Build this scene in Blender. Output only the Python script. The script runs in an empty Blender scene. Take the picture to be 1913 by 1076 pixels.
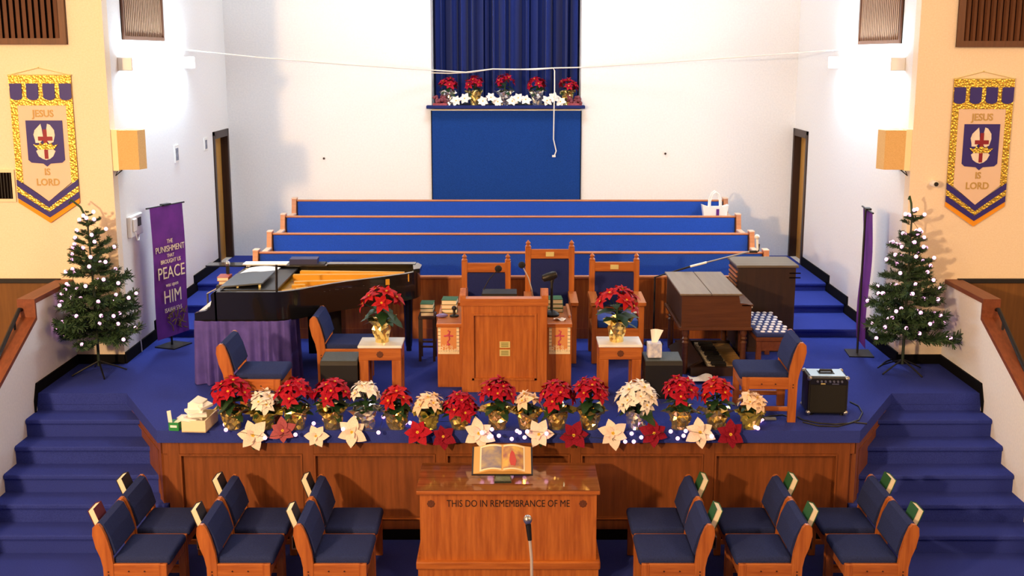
import bpy, bmesh, math, random
from mathutils import Vector, Matrix, Euler
random.seed(7)
SC = bpy.context.scene
COL = SC.collection
R = math.radians
PI = math.pi

# ------------------------------------------------------------------ camera, light, exposure
PITCH = R(11.3); FOC = 2185.0; CAM = Vector((.03, -9.7, 4.22))
cd = bpy.data.cameras.new('camera'); cam = bpy.data.objects.new('camera', cd); COL.objects.link(cam)
cam.location = CAM; cam.rotation_euler = (PI/2-PITCH, 0, 0)
cd.sensor_fit = 'HORIZONTAL'; cd.sensor_width = 36; cd.lens = FOC/1913*36; cd.clip_end = 100
SC.camera = cam
SC.view_settings.view_transform = 'Standard'; SC.view_settings.look = 'None'
SC.view_settings.gamma = 1; SC.view_settings.use_curve_mapping = False
SC.view_settings.exposure = 0.0
w = bpy.data.worlds.new('hall_air'); SC.world = w; w.use_nodes = True
bg = w.node_tree.nodes['Background']; bg.inputs[0].default_value = (1.0, .72, .46, 1); bg.inputs[1].default_value = .11

def area(name, loc, target, size, power, color, size_y=None):
    l = bpy.data.lights.new(name, 'AREA'); l.energy = power; l.color = color; l.size = size
    if size_y: l.shape = 'RECTANGLE'; l.size_y = size_y
    o = bpy.data.objects.new(name, l); COL.objects.link(o); o.location = loc
    o.rotation_euler = (Vector(target)-Vector(loc)).to_track_quat('-Z', 'Y').to_euler()
    return o
# warm lamps of the hall (behind and above the viewer) and an added, unseen fill light over the chancel
area('hall_lamp', (-6.0, -10.6, 4.9), (0, 1.0, 1.6), .45, 1180, (1, .62, .31))
area('hall_lamp', (6.0, -6.5, 6.2), (5.2, 2.2, 3.2), 1.2, 270, (1, .62, .31))
area('hall_lamp', (-5.8, -6.5, 6.2), (-5.2, 2.2, 3.2), 1.2, 270, (1, .62, .31))
area('chancel_fill', (0, 4.6, 7.4), (0, 5.6, 0), 1.6, 120, (.86, .94, 1.0), .8)
TUBE_STRENGTH = 80

# ------------------------------------------------------------------ helpers
def lin(h):
    h = h.lstrip('#'); v = [int(h[i:i+2], 16)/255 for i in (0, 2, 4)]
    return tuple(c/12.92 if c <= .04045 else ((c+.055)/1.055)**2.4 for c in v)
_c, _s = math.cos(PITCH), math.sin(PITCH)
def P(px, py, x=None, y=None, z=None):
    """photograph pixel on a known real plane -> world point"""
    u = (px-956.5)/FOC; v = (538-py)/FOC
    d = Vector((u, _c+v*_s, -_s+v*_c))
    t = (z-CAM.z)/d.z if z is not None else ((y-CAM.y)/d.y if y is not None else (x-CAM.x)/d.x)
    return CAM+d*t

MATS = {}
def mat(name, color, rough=.6, metal=0., spec=.5, kind=None, color2=None, scale=30., bump=.0, emit=None, strength=0, trans=0., sheen=0., coat=0.):
    if name in MATS: return MATS[name]
    m = bpy.data.materials.new(name); m.use_nodes = True; nt = m.node_tree; b = nt.nodes['Principled BSDF']
    c = lin(color) if isinstance(color, str) else color
    b.inputs['Base Color'].default_value = (*c, 1); b.inputs['Roughness'].default_value = rough
    b.inputs['Metallic'].default_value = metal; b.inputs['Specular IOR Level'].default_value = spec
    b.inputs['Transmission Weight'].default_value = trans; b.inputs['Coat Weight'].default_value = coat
    if sheen: b.inputs['Sheen Weight'].default_value = sheen
    if emit: b.inputs['Emission Color'].default_value = (*(lin(emit) if isinstance(emit, str) else emit), 1); b.inputs['Emission Strength'].default_value = strength
    if kind:
        N = nt.nodes.new; L = nt.links.new
        tc = N('ShaderNodeTexCoord'); mp = N('ShaderNodeMapping'); L(tc.outputs['Object'], mp.inputs[0])
        c2 = lin(color2) if color2 else tuple(x*.7 for x in c)
        ns = N('ShaderNodeTexNoise'); ns.inputs['Scale'].default_value = scale; ns.inputs['Detail'].default_value = 6
        if kind == 'wood':      # grain stretched along z
            mp.inputs['Scale'].default_value = (1, 1, .07); ns.inputs['Roughness'].default_value = .65
        if kind == 'wood_x': mp.inputs['Scale'].default_value = (.07, 1, 1); ns.inputs['Roughness'].default_value = .65
        if kind == 'wood_y': mp.inputs['Scale'].default_value = (1, .07, 1); ns.inputs['Roughness'].default_value = .65
        if kind == 'weave': mp.inputs['Scale'].default_value = (1, 1, 1)
        L(mp.outputs[0], ns.inputs['Vector'])
        rp = N('ShaderNodeValToRGB'); rp.color_ramp.elements[0].position = .35; rp.color_ramp.elements[1].position = .68
        rp.color_ramp.elements[0].color = (*c2, 1); rp.color_ramp.elements[1].color = (*c, 1)
        L(ns.outputs['Fac'], rp.inputs[0]); L(rp.outputs[0], b.inputs['Base Color'])
        if bump:
            bp = N('ShaderNodeBump'); bp.inputs['Strength'].default_value = bump; bp.inputs['Distance'].default_value = .01
            if kind == 'foil':
                vo = N('ShaderNodeTexVoronoi'); vo.inputs['Scale'].default_value = scale; L(tc.outputs['Object'], vo.inputs['Vector'])
                L(vo.outputs['Distance'], bp.inputs['Height'])
            else: L(ns.outputs['Fac'], bp.inputs['Height'])
            L(bp.outputs[0], b.inputs['Normal'])
    MATS[name] = m
    return m

class MB:
    """collects shapes in one bmesh; build() links them as ONE mesh object"""
    def __init__(s): s.bm = bmesh.new()
    def add(s, verts, faces, M=None):
        vs = [s.bm.verts.new(M @ Vector(v) if M else v) for v in verts]
        for f in faces:
            try: s.bm.faces.new([vs[i] for i in f])
            except ValueError: pass
        return s
    def box(s, x0, x1, y0, y1, z0, z1, bev=0, M=None, seg=1):
        t = bmesh.new(); bmesh.ops.create_cube(t, size=1)
        for v in t.verts: v.co = Vector(((x0+x1)/2+v.co.x*(x1-x0), (y0+y1)/2+v.co.y*(y1-y0), (z0+z1)/2+v.co.z*(z1-z0)))
        if bev: bmesh.ops.bevel(t, geom=t.edges[:], offset=bev, segments=seg, affect='EDGES', profile=.5)
        t.verts.index_update()
        s.add([v.co.copy() for v in t.verts], [[v.index for v in f.verts] for f in t.faces], M); t.free(); return s
    def tube(s, pts, r, n=8, cap=True, r2=None):
        pts = [Vector(p) for p in pts]; rings = []; up = None
        for i, p in enumerate(pts):
            d = (pts[min(i+1, len(pts)-1)]-pts[max(i-1, 0)]).normalized()
            if up is None: up = Vector((0, 0, 1)) if abs(d.z) < .9 else Vector((1, 0, 0))
            a = d.cross(up).normalized(); b = a.cross(d).normalized(); up = b
            rr = r if r2 is None else r+(r2-r)*i/(len(pts)-1)
            rings.append([p+a*math.cos(2*PI*k/n)*rr+b*math.sin(2*PI*k/n)*rr for k in range(n)])
        V = [v for q in rings for v in q]; Fc = []
        for i in range(len(pts)-1):
            for k in range(n): Fc.append((i*n+k, i*n+(k+1) % n, (i+1)*n+(k+1) % n, (i+1)*n+k))
        if cap: Fc += [tuple(range(n))[::-1], tuple((len(pts)-1)*n+k for k in range(n))]
        return s.add(V, Fc)
    def lathe(s, prof, n=16, c=(0, 0, 0), fn=None, M=None):
        V = []; Fc = []; m = len(prof)
        for i, (r, z) in enumerate(prof):
            for k in range(n):
                a = 2*PI*k/n; rr, dz = (r, 0) if fn is None else fn(i, k, r)
                V.append((c[0]+rr*math.cos(a), c[1]+rr*math.sin(a), c[2]+z+dz))
        for i in range(m-1):
            for k in range(n): Fc.append((i*n+k, i*n+(k+1) % n, (i+1)*n+(k+1) % n, (i+1)*n+k))
        if prof[0][0] > 1e-5 : Fc.append(tuple(range(n))[::-1])
        if prof[-1][0] > 1e-5 and fn is None: Fc.append(tuple((m-1)*n+k for k in range(n)))
        return s.add(V, Fc, M)
    def prism(s, poly, axis, a, b, M=None):
        """2D outline extruded along axis: 'x' -> (y,z), 'y' -> (x,z), 'z' -> (x,y)"""
        def mk(p, t): return {'x': (t, p[0], p[1]), 'y': (p[0], t, p[1]), 'z': (p[0], p[1], t)}[axis]
        n = len(poly); V = [mk(p, a) for p in poly]+[mk(p, b) for p in poly]
        Fc = [tuple(range(n)), tuple(range(2*n-1, n-1, -1))]+[(i, i+n, (i+1) % n+n, (i+1) % n) for i in range(n)]
        return s.add(V, Fc, M)
    def ball(s, c, r, n=10, m=6, sc=(1, 1, 1), M=None):
        V = [(c[0], c[1], c[2]-r*sc[2])]; Fc = []
        for i in range(1, m):
            t = PI*i/m
            for k in range(n): V.append((c[0]+r*sc[0]*math.sin(t)*math.cos(2*PI*k/n), c[1]+r*sc[1]*math.sin(t)*math.sin(2*PI*k/n), c[2]-r*sc[2]*math.cos(t)))
        V.append((c[0], c[1], c[2]+r*sc[2])); e = len(V)-1
        for k in range(n):
            Fc.append((0, 1+(k+1) % n, 1+k)); Fc.append((e, 1+(m-2)*n+k, 1+(m-2)*n+(k+1) % n))
            for i in range(m-2): Fc.append((1+i*n+k, 1+i*n+(k+1) % n, 1+(i+1)*n+(k+1) % n, 1+(i+1)*n+k))
        return s.add(V, Fc, M)
    def grid(s, fn, nu, nv):
        V = [fn(i/nu, j/nv) for j in range(nv+1) for i in range(nu+1)]
        Fc = [(j*(nu+1)+i, j*(nu+1)+i+1, (j+1)*(nu+1)+i+1, (j+1)*(nu+1)+i) for j in range(nv) for i in range(nu)]
        return s.add(V, Fc)
    def mesh(s, name, m, smooth=False, recalc=True):
        if recalc: bmesh.ops.recalc_face_normals(s.bm, faces=s.bm.faces)
        me = bpy.data.meshes.new(name); s.bm.to_mesh(me); s.bm.free()
        if m: me.materials.append(m)
        if smooth:
            me.shade_smooth()
            try: me.set_sharp_from_angle(angle=R(38))
            except Exception: pass
        return me
    def build(s, name, m, parent=None, smooth=False, loc=None, recalc=True):
        return link(name, s.mesh(name, m, smooth, recalc), parent, loc)
def link(name, me, parent=None, loc=None, rot=None, scale=None):
    o = bpy.data.objects.new(name, me); COL.objects.link(o)
    if parent: o.parent = parent
    if loc is not None: o.location = loc
    if rot is not None: o.rotation_euler = rot
    if scale is not None: o.scale = (scale,)*3 if isinstance(scale, (int, float)) else scale
    return o
def tag(o, label=None, cat=None, group=None, kind=None):
    if label: o['label'] = label
    if cat: o['category'] = cat
    if group: o['group'] = group
    if kind: o['kind'] = kind
    return o
def thing(name, label, cat, loc=(0, 0, 0), rz=0, group=None):
    o = link(name, None, None, loc, (0, 0, rz)); o.empty_display_size = .1
    return tag(o, label, cat, group)
def struct(name, mb, m, parent=None, smooth=False):
    o = mb.build(name, m, parent, smooth)
    if parent is None: o['kind'] = 'structure'
    return o
def sroot(name, loc=(0, 0, 0)):
    o = link(name, None, None, loc); o['kind'] = 'structure'; return o
def bx(*a, **k): return MB().box(*a, **k)
def dup(root, loc, rz=0, label=None, group=None):
    def cp(o, par):
        c = o.copy(); COL.objects.link(c); c.parent = par
        for ch in o.children: cp(ch, c)
        return c
    r = cp(root, None); r.location = loc; r.rotation_euler = (0, 0, rz)
    if label: r['label'] = label
    if group: r['group'] = group
    return r
def text(body, m, parent, size, M, ex=.001, name='lettering', align='CENTER', sx=1., bold=0.):
    cu = bpy.data.curves.new('lettering', 'FONT'); cu.body = body; cu.size = size; cu.align_x = align; cu.align_y = 'CENTER'
    cu.extrude = ex; cu.resolution_u = 3; cu.offset = bold; cu.materials.append(m)
    tmp = bpy.data.objects.new(name, cu); me = bpy.data.meshes.new_from_object(tmp); bpy.data.objects.remove(tmp)
    if not me.materials: me.materials.append(m)
    o = bpy.data.objects.new(name, me); COL.objects.link(o); o.parent = parent
    o.matrix_local = M @ Matrix.Diagonal((sx, 1, 1, 1)); return o
FACE = Matrix.Rotation(PI/2, 4, 'X')          # text standing up, read from -Y
def at(x, y, z, rot=None):
    return Matrix.Translation((x, y, z)) @ (rot if rot is not None else FACE)

# ------------------------------------------------------------------ materials
M_wall = mat('white_plaster', '#F3F4F5', .85, kind='plain', color2='#ECEEF0', scale=40, bump=.04)
M_warm = mat('warm_lit_plaster', '#F8EBD6', .85, kind='plain', color2='#F3E3CB', scale=60, bump=.06)  # white paint; the warm lamplight is partly put into its colour
M_ceil = mat('ceiling_white', '#E8E4DC', .9)
M_carp = mat('blue_carpet', '#3A48A4', .95, kind='weave', color2='#2E3B8C', scale=160, bump=.5, spec=.1)
M_floor = M_stair = M_carp
M_base = mat('black_baseboard', '#0E0E12', .8, spec=.1)
M_oak = mat('oak', '#BC7030', .38, kind='wood', color2='#9A521E', scale=34, bump=.03)
M_oakx = mat('oak_lengthwise', '#BC7030', .38, kind='wood_x', color2='#9A521E', scale=34, bump=.03)
M_oaky = mat('oak_crosswise', '#BC7030', .38, kind='wood_y', color2='#9A521E', scale=34, bump=.03)
M_panel = mat('shaded_stage_oak', '#8A4E26', .45, kind='wood', color2='#6E3C1A', scale=26, bump=.03)  # same oak, its colour darkened for the weaker light on the stage front
M_pewcap = mat('pew_oak', '#C98152', .4, kind='wood_x', color2='#B06C40', scale=30)
M_pew = mat('royal_blue_upholstery', '#2350B8', .9, kind='weave', color2='#1C449F', scale=120, bump=.2, spec=.15, sheen=.2)
M_seat = mat('blue_chair_fabric', '#2C3868', .95, kind='weave', color2='#232D56', scale=140, bump=.3, spec=.15)
M_clergy = mat('navy_upholstery', '#26306C', .9, kind='weave', color2='#1F285C', scale=140, bump=.2, spec=.15)
M_curt = mat('royal_blue_velvet', '#13266E', .8, spec=.2, sheen=.15)
M_panelblue = mat('blue_carpet_panel', '#1E4490', .95, kind='weave', color2='#183A7E', scale=90, bump=.3, spec=.1)
M_dark = mat('dark_brown_wood', '#3A2218', .5, kind='wood', color2='#2A170F', scale=30)
M_wains = mat('brown_wainscot', '#7C5220', .6, kind='wood', color2='#6A4518', scale=22)
M_door = mat('tan_door', '#C08E3E', .55, kind='wood', color2='#A97A32', scale=24)
M_grille = mat('grille_brown', '#6B4229', .5, kind='wood', color2='#573420', scale=30)
M_void = mat('grille_void', '#120B09', .95, spec=.05)
M_blackw = mat('black_lacquer', '#101012', .22, coat=.4)
M_black = mat('black_plastic', '#141416', .5)
M_iron = mat('black_iron', '#1B1C20', .45, metal=.3)
M_gold = mat('gold_leaf', '#DCC060', .34, metal=.8, kind='foil', color2='#D2B24C', scale=45, bump=.6)
M_plate = mat('piano_plate_gold', '#D8A030', .42, metal=.35)
M_foilg = mat('gold_foil', '#F6DE8C', .2, metal=.88)
M_foils = mat('silver_foil', '#F2F3F6', .18, metal=.9)
M_foilc = mat('green_gold_wrap', '#CDBF62', .24, metal=.6)
M_brass = mat('brass_plate', '#E9DC98', .35, metal=.35)
M_steel = mat('brushed_steel', '#B9BCC2', .3, metal=.9)
M_white = mat('white_paint', '#F0F0EE', .5)
M_cream = mat('cream_paper', '#EFE3C4', .8)
M_paper = mat('white_paper', '#F6F6F6', .8)
M_red = mat('red_bract', '#B4082C', .65, kind='plain', color2='#930522', scale=14, spec=.2)
M_orange = mat('scarlet_bract', '#BE1A20', .65, kind='plain', color2='#9C1018', scale=14, spec=.2)
M_crim = mat('crimson_velvet', '#8E0A2C', .75, kind='plain', color2='#700622', scale=14, spec=.2)
M_pinkr = mat('dusty_rose_fabric', '#A64A56', .7, kind='plain', color2='#8B3A48', scale=18)
M_wht = mat('white_bract', '#F4EFEA', .6, kind='plain', color2='#EAE3DA', scale=14)
M_crm = mat('cream_bract', '#F3DFC2', .6, kind='plain', color2='#EBC9AE', scale=14)
M_fabw = mat('ivory_fabric', '#F6E8DE', .8, kind='plain', color2='#EAD6CC', scale=14)
M_leaf = mat('poinsettia_leaf', '#234A26', .55, kind='plain', color2='#17361C', scale=14)
M_yel = mat('yellow_bud', '#D9B530', .6)
M_ppl = mat('purple_banner_cloth', '#6C2292', .75, kind='plain', color2='#5A1A80', scale=6)
M_skirt = mat('violet_cloth', '#5C50AC', .85, kind='plain', color2='#4E4498', scale=10)
M_marb = mat('white_marble', '#F4F8FA', .18, kind='plain', color2='#E6ECF0', scale=8)
M_walnut = mat('walnut_veneer', '#6A3A20', .4, kind='wood_y', color2='#54290F', scale=24)
M_organ = mat('organ_walnut', '#5E3822', .38, kind='wood_x', color2='#4A2A18', scale=26)
M_leslie = mat('dark_walnut', '#362016', .5, kind='wood', color2='#28160E', scale=26)
M_lidtop = mat('walnut_top_glare', '#7E7264', .3, kind='wood_y', color2='#6E6254', scale=20)  # walnut greyed: the glare on the lid is put into its colour
M_capoak = mat('cheek_cap_oak', '#86492C', .5, kind='wood_y', color2='#703A20', scale=30)
M_rib = mat('grille_rib', '#A88468', .5)
M_needle = mat('fir_needles', '#35552F', .7, kind='plain', color2='#223F24', scale=40)
M_bulb = mat('lit_bulb', '#FFFFFF', .4, emit=(1, .42, .80), strength=2.0)
M_cord = mat('green_cord', '#20301F', .6)
M_navy = mat('navy_tab_cloth', '#2A2184', .5)
M_field = mat('pale_banner_cloth', '#EBD3C0', .8)
M_fringe = mat('orange_fringe', '#F0A020', .8)
M_letter = mat('gold_letter', '#BFA05E', .5)
M_rcross = mat('maroon_cross', '#8C1230', .5)
M_green = mat('green_book_cloth', '#1F5A33', .6)
M_maroon = mat('maroon_book_cloth', '#5E1428', .6)
M_bookblk = mat('black_book_cloth', '#1C1A22', .6)
M_page = mat('page_edges', '#EFE6CC', .85)
M_engrave = mat('engraved_black', '#1A0E08', .7)
M_tan = mat('tan_card', '#D9965A', .7)
M_pink = mat('pink_print', '#C8506A', .7)
M_beige = mat('beige_speaker_cloth', '#E6C285', .8, kind='weave', color2='#DCB678', scale=90, bump=.1)
M_glass = mat('clear_acrylic', '#DCEBD8', .05, trans=.85)
M_white_cable = mat('white_cable', '#E8E4DA', .6)

S = 1.02           # height of the stage above the main floor

# ------------------------------------------------------------------ the room
struct('floor', bx(-9, 9, -16, 8.2, -.12, 0), M_floor)
struct('ceiling', bx(-9.2, 9.2, -16, 8.4, 7.6, 7.75), M_ceil)
XL, XR, YF, YB = -4.05, 4.1, 2.25, 7.25
struct('wall_front_left', bx(-9, XL, YF, YF+.15, 0, 7.6), M_warm)
struct('wall_front_right', bx(XR, 9, YF, YF+.15, 0, 7.6), M_warm)
struct('wall_hall_left', bx(-9.15, -9, -16, YF+.15, 0, 7.6), M_warm)
struct('wall_hall_right', bx(9, 9.15, -16, YF+.15, 0, 7.6), M_warm)
def side_wall(name, x0, x1, d0, d1):
    g = MB()
    g.box(x0, x1, YF+.15, d0, 0, 7.6); g.box(x0, x1, d0, d1, 3.13, 7.6); g.box(x0, x1, d0, d1, 0, 1.32)
    g.box(x0, x1, d1, YB+.15, 0, 7.6)
    # one skin: three coplanar pieces around the door opening
    return struct(name, g, M_wall)
DL, DR = (6.38, 7.12), (6.5, 7.2)
side_wall('wall_left', XL-.2, XL, *DL); side_wall('wall_right', XR, XR+.2, *DR)
AX0, AX1, AZ = -1.12, 1.015, 3.46
g = MB(); g.box(XL-.2, AX0, YB, YB+.15, 0, 7.6).box(AX1, XR+.2, YB, YB+.15, 0, 7.6).box(AX0, AX1, YB, YB+.15, 0, AZ).box(AX0, AX1, YB, YB+.15, 6.6, 7.6)
struct('wall_back', g, M_wall)
g = MB(); g.box(AX0-.05, AX0, YB+.15, 8.1, AZ-.1, 6.7).box(AX1, AX1+.05, YB+.15, 8.1, AZ-.1, 6.7).box(AX0-.05, AX1+.05, 8.1, 8.15, AZ-.1, 6.7).box(AX0-.05, AX1+.05, YB+.15, 8.1, AZ-.1, AZ).box(AX0-.05, AX1+.05, YB+.15, 8.1, 6.6, 6.7)
struct('wall_alcove', g, M_wall)
# doors in the side walls
def door(name, xw, sgn, d, label):
    r = sroot(name); r['label'] = label
    d0, d1 = d
    bx(min(xw-sgn*.085, xw-sgn*.125), max(xw-sgn*.085, xw-sgn*.125), d0, d1, 1.32, 3.13).build('door_leaf', M_door, r)
    f = MB(); e = .02; xa, xb = sorted((xw-sgn*.19, xw+sgn*.02))
    f.box(xa, xb, d0-.0, d0+e, 1.32, 3.13).box(xa, xb, d1-e, d1, 1.32, 3.13).box(xa, xb, d0, d1, 3.08, 3.13)
    f.build('frame', M_dark, r)
    xa, xb = sorted((xw, xw+sgn*.02))
    MB().box(xa, xb, d0-.05, d0, 1.32, 3.18).box(xa, xb, d1, d1+.05, 1.32, 3.18).box(xa, xb, d0-.05, d1+.05, 3.13, 3.18).build('casing', M_dark, r)
    xa, xb = sorted((xw-sgn*.085, xw-sgn*.075))
    bx(xa, xb, d0+.1, d0+.28, 2.42, 2.5).build('name_plate', M_black, r)
    k = MB().ball((xw-sgn*.05, d0+.12, 2.25), .03); k.box(min(xw-sgn*.1, xw-sgn*.05), max(xw-sgn*.1, xw-sgn*.05), d0+.11, d0+.13, 2.24, 2.26); k.build('knob', M_brass, r, True)
door('door_1', XL, 1, DL, 'tan wooden door in a dark frame at the choir steps behind the piano')
door('door_2', XR, -1, DR, 'tan wooden door in a dark frame behind the organ speaker cabinet')

# stage platform: carpeted top with a lip, panelled oak front
out = [(-3.05, 0), (-3.68, 1.14), (-4.55, 1.14), (-4.55, YF), (4.55, YF), (4.55, 1.14), (3.68, 1.14), (3.05, 0)]
inn = [(-3.02, .05), (-3.62, 1.14), (-3.62, YF), (3.62, YF), (3.62, 1.14), (3.02, .05)]
stage = sroot('stage')
MB().prism(out, 'z', S-.11, S).build('carpet_top', M_carp, stage)
MB().prism([(XL, YF), (XR, YF), (XR, 3.42), (XL, 3.42)], 'z', S-.11, S).build('carpet_top', M_carp, stage)
MB().prism([(-4.05, 2.3), (4.1, 2.3), (4.1, YB), (-4.05, YB)], 'z', 0, S-.11).build('under_floor', M_panel, stage)
MB().prism(inn, 'z', 0, S-.11).build('core_panel', M_panel, stage)
g = MB(); g.box(-3.03, 3.03, .03, .05, .0, .1); g.build('kick_board', M_base, stage)
edges = [-2.98, -2.87, -1.80, -1.70, -.64, -.545, .535, .63, 1.70, 1.80, 2.87, 2.98]
for i in range(0, 12, 2):
    bx(edges[i], edges[i+1], .02, .05, .1, S-.11, bev=.003).build('stile', M_panel, stage)
bx(-3.02, 3.02, .024, .05, .80, S-.11, bev=.003).build('top_rail', M_panel, stage)
bx(-3.02, 3.02, .024, .05, .1, .2, bev=.003).build('bottom_rail', M_panel, stage)
for i in range(1, 10, 2):
    a, b = edges[i], edges[i+1]
    MB().box(a, b, .012, .05, .785, .80).box(a, b, .012, .05, .2, .215).box(a, a+.014, .012, .05, .215, .785).box(b-.014, b, .012, .05, .215, .785).build('panel_moulding', M_panel, stage)
bx(-3.03, 3.03, .008, .05, .2, .212).build('bottom_bead', M_oakx, stage)
for sg in (-1, 1):
    a = Vector((sg*3.02, .05, 0)); b = Vector((sg*3.62, 1.14, 0)); d = (b-a).normalized(); n = Vector((d.y*sg, -d.x*sg, 0)); L = (b-a).length
    def ob(u0, u1, z0, z1, t, nm, m=M_panel):
        q = [a+d*u0-n*.01, a+d*u1-n*.01, a+d*u1+n*t, a+d*u0+n*t]
        MB().prism([(v.x, v.y) for v in q], 'z', z0, z1).build(nm, m, stage)
    ob(0, .1, .1, S-.11, .02, 'stile'); ob(L-.1, L, .1, S-.11, .02, 'stile'); ob(0, L, .80, S-.11, .016, 'top_rail'); ob(0, L, 0, .2, .016, 'bottom_rail')
    ob(.1, L-.1, .785, .80, .024, 'panel_moulding'); ob(.1, .114, .2, .8, .024, 'panel_moulding')
# main stairs at both sides of the stage
for sg, nm in ((-1, 'stair_left'), (1, 'stair_right')):
    st = sroot(nm)
    for k in range(1, 6):
        z1 = S-.17*k; y0 = 1.14-.278*k
        # tread k runs in to the slanted stage panel
        xin = sg*3.3
        t = max(0, min(1, (y0-.05)/1.09)); xi = 3.02+.6*t if y0 > .05 else 3.02
        xa, xb = sorted((sg*4.55, sg*(xi-.03)))
        q = MB(); q.box(xa, xb, y0, y0+.30, 0, z1-.001, bev=.0)
        q.build('step', M_stair, st)
        bx(xa, xb, y0-.025, y0+.02, z1-.045, z1, bev=.012, seg=2).build('nosing', M_stair, st)
    bx(min(sg*3.62, sg*4.55), max(sg*3.62, sg*4.55), 1.14, YF, 0, S-.112).build('landing_core', M_stair, st)
    # cheek wall with oak cap
    xa, xb = sorted((sg*4.55, sg*4.69))
    yb = 1.27; slope = .17/.278
    zt = S+.86; zd = zt-.16; y_end = -1.9
    prof = [(YF, 0), (YF, zt), (yb, zt), (yb, zd), (y_end, max(.25, zd-(yb-y_end)*slope)), (y_end, 0)]
    wl = MB().prism(prof, 'x', xa, xb); ws = struct('wall_'+nm, wl, M_wall)
    xo, xp = sorted((sg*4.535, sg*4.705))
    e = .045
    cap = [(YF, zt), (YF, zt+e), (yb-.03, zt+e), (yb-.03, zd+e*.6), (y_end, prof[4][1]+e), (y_end, prof[4][1]), (yb, zd), (yb, zt)]
    MB().prism(cap, 'x', xo, xp).build('oak_cap', M_capoak, ws)
    hr = thing('handrail', 'black handrail on brackets above the oak capped wall of the %s stairs' % ('tree side left' if sg < 0 else 'tree side right'), 'handrail', (sg*4.67, yb, zd))
    hr['label'] = 'black handrail on brackets along the stairs at the %s edge of the photo' % ('left' if sg < 0 else 'right')
    pr = [(0, -.02-.0, .10), (0, -.07, .115)]+[(0, -t, .115-(t-.07)*slope) for t in (.4, 1., 1.9, 2.9)]
    MB().tube(pr, .02, 8).build('rail', M_iron, hr, True)
    for t in (.2, .95, 1.75, 2.55):
        z = -t*slope
        MB().tube([(0, -t, z+.02), (0, -t, z+.11+.06*slope)], .012, 6).box(-.035, .035, -t-.03, -t+.03, z+.012, z+.05).build('bracket', M_iron, hr)
    # baseboards on the landing
    bb = MB(); xa, xb = sorted((sg*4.53, sg*4.55)); bb.box(xa, xb, 1.14, YF, S, S+.1); bb.prism([(1.14, S), (1.14, S+.1), (1.07, S-.06), (1.07, S-.17)], 'x', xa, xb)
    xw = XL if sg < 0 else XR
    xa, xb = sorted((sg*4.53, xw)); bb.box(xa, xb, YF-.02, YF, S, S+.1)
    struct('baseboard_landing_'+('left' if sg < 0 else 'right'), bb, M_base)
# choir risers: carpeted tiers under the pews, side steps beside them
ch = sroot('choir_tiers')
E = [3.42, 4.28, 5.14, 6.0]
for k in range(4):
    xa, xb = (XL, XR) if k < 3 else (-3.42, 3.4)
    zt = S+.1*(k+1); y1 = YB
    bx(xa, xb, E[k], y1, zt-.1 if k else S-.1, zt-.001, bev=0).build('tier', M_carp, ch)
    bx(xa, xb, E[k]-.02, E[k]+.02, zt-.035, zt, bev=.01, seg=2).build('nosing', M_carp, ch)
for sg, xw in ((-1, XL), (1, XR)):
    bb = MB(); xa, xb = sorted((xw, xw-sg*.018)); dd = DL if sg < 0 else DR
    ys = [YF+.0]+E[:3]+[dd[0]-.05]
    for k in range(4):
        bb.box(xa, xb, ys[k]-(.12 if k else 0), ys[k+1], S+.1*k, S+.1*k+.12)
    struct('baseboard_'+('left' if sg < 0 else 'right'), bb, M_base)
# oak screen in front of the first pew
ms = thing('choir_screen', 'long oak panelled screen with pale top rail in front of the first blue pew', 'screen', (0, 3.375, S))
bx(-3.05, 3.08, -.02, .02, 0, .70).build('board', M_oak, ms)
bx(-3.07, 3.10, -.035, .035, .70, .73, bev=.006).build('top_rail', M_pewcap, ms)
for x in [-3.05+i*.876 for i in range(8)]: bx(x-.04, x+.04, -.032, -.02, .12, .70).build('stile', M_oak, ms)
bx(-3.05, 3.08, -.03, -.02, 0, .12).build('plinth', M_oak, ms)
# wainscot below the front walls outside the stairs
for sg in (-1, 1):
    r = sroot('trim_%d' % (1 if sg < 0 else 2)); xa, xb = sorted((sg*4.69, sg*8.98))
    bx(xa, xb, YF-.02, YF, 0, 1.89).build('wainscot_board', M_wains, r)
    xa, xb = sorted((sg*4.66, sg*8.98)); bx(xa, xb, YF-.04, YF, 1.89, 1.935, bev=.004).build('chair_rail', M_black, r)
# alcove ledge and blue panel below it
r = sroot('trim_3')
bx(-1.19, 1.07, YB-.14, YB+.1, AZ, AZ+.045, bev=.006).build('ledge', M_clergy, r)
bx(AX0, AX1, YB-.05, YB, AZ-.03, AZ-.012).build('ledge_bead', M_cream, r)
r = sroot('trim_4')
bx(AX0, AX1, YB-.03, YB, 1.6, AZ-.03).build('carpet_panel', M_panelblue, r)
MB().box(AX0-.012, AX0, YB-.035, YB, 1.6, AZ-.03).box(AX1, AX1+.012, YB-.035, YB, 1.6, AZ-.03).build('panel_edge', M_base, r)

# ------------------------------------------------------------------ wall fittings
cu = thing('stage_curtain', 'pleated royal blue curtain hanging in the alcove above the ledge', 'curtain', (0, 7.72, AZ+.05))
for nm, x0, x1, n in (('curtain_panel', AX0+.01, -.36, 5), ('curtain_panel', -.36, .28, 4), ('curtain_panel', .28, AX1-.01, 5)):
    def cf(u, v, x0=x0, x1=x1, n=n):
        a = u*n*2*PI; return (x0+(x1-x0)*u+.03*math.sin(a*2), .085*math.sin(a+.9*math.sin(u*7+x0*5))+.03*math.sin(a*2.3+1+x0), v*3.0)
    MB().grid(cf, n*18, 6).build(nm, M_curt, cu, True)
MB().tube([(AX0, 0, 3.02), (AX1, 0, 3.02)], .018).build('curtain_rod', M_brass, cu)

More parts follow.
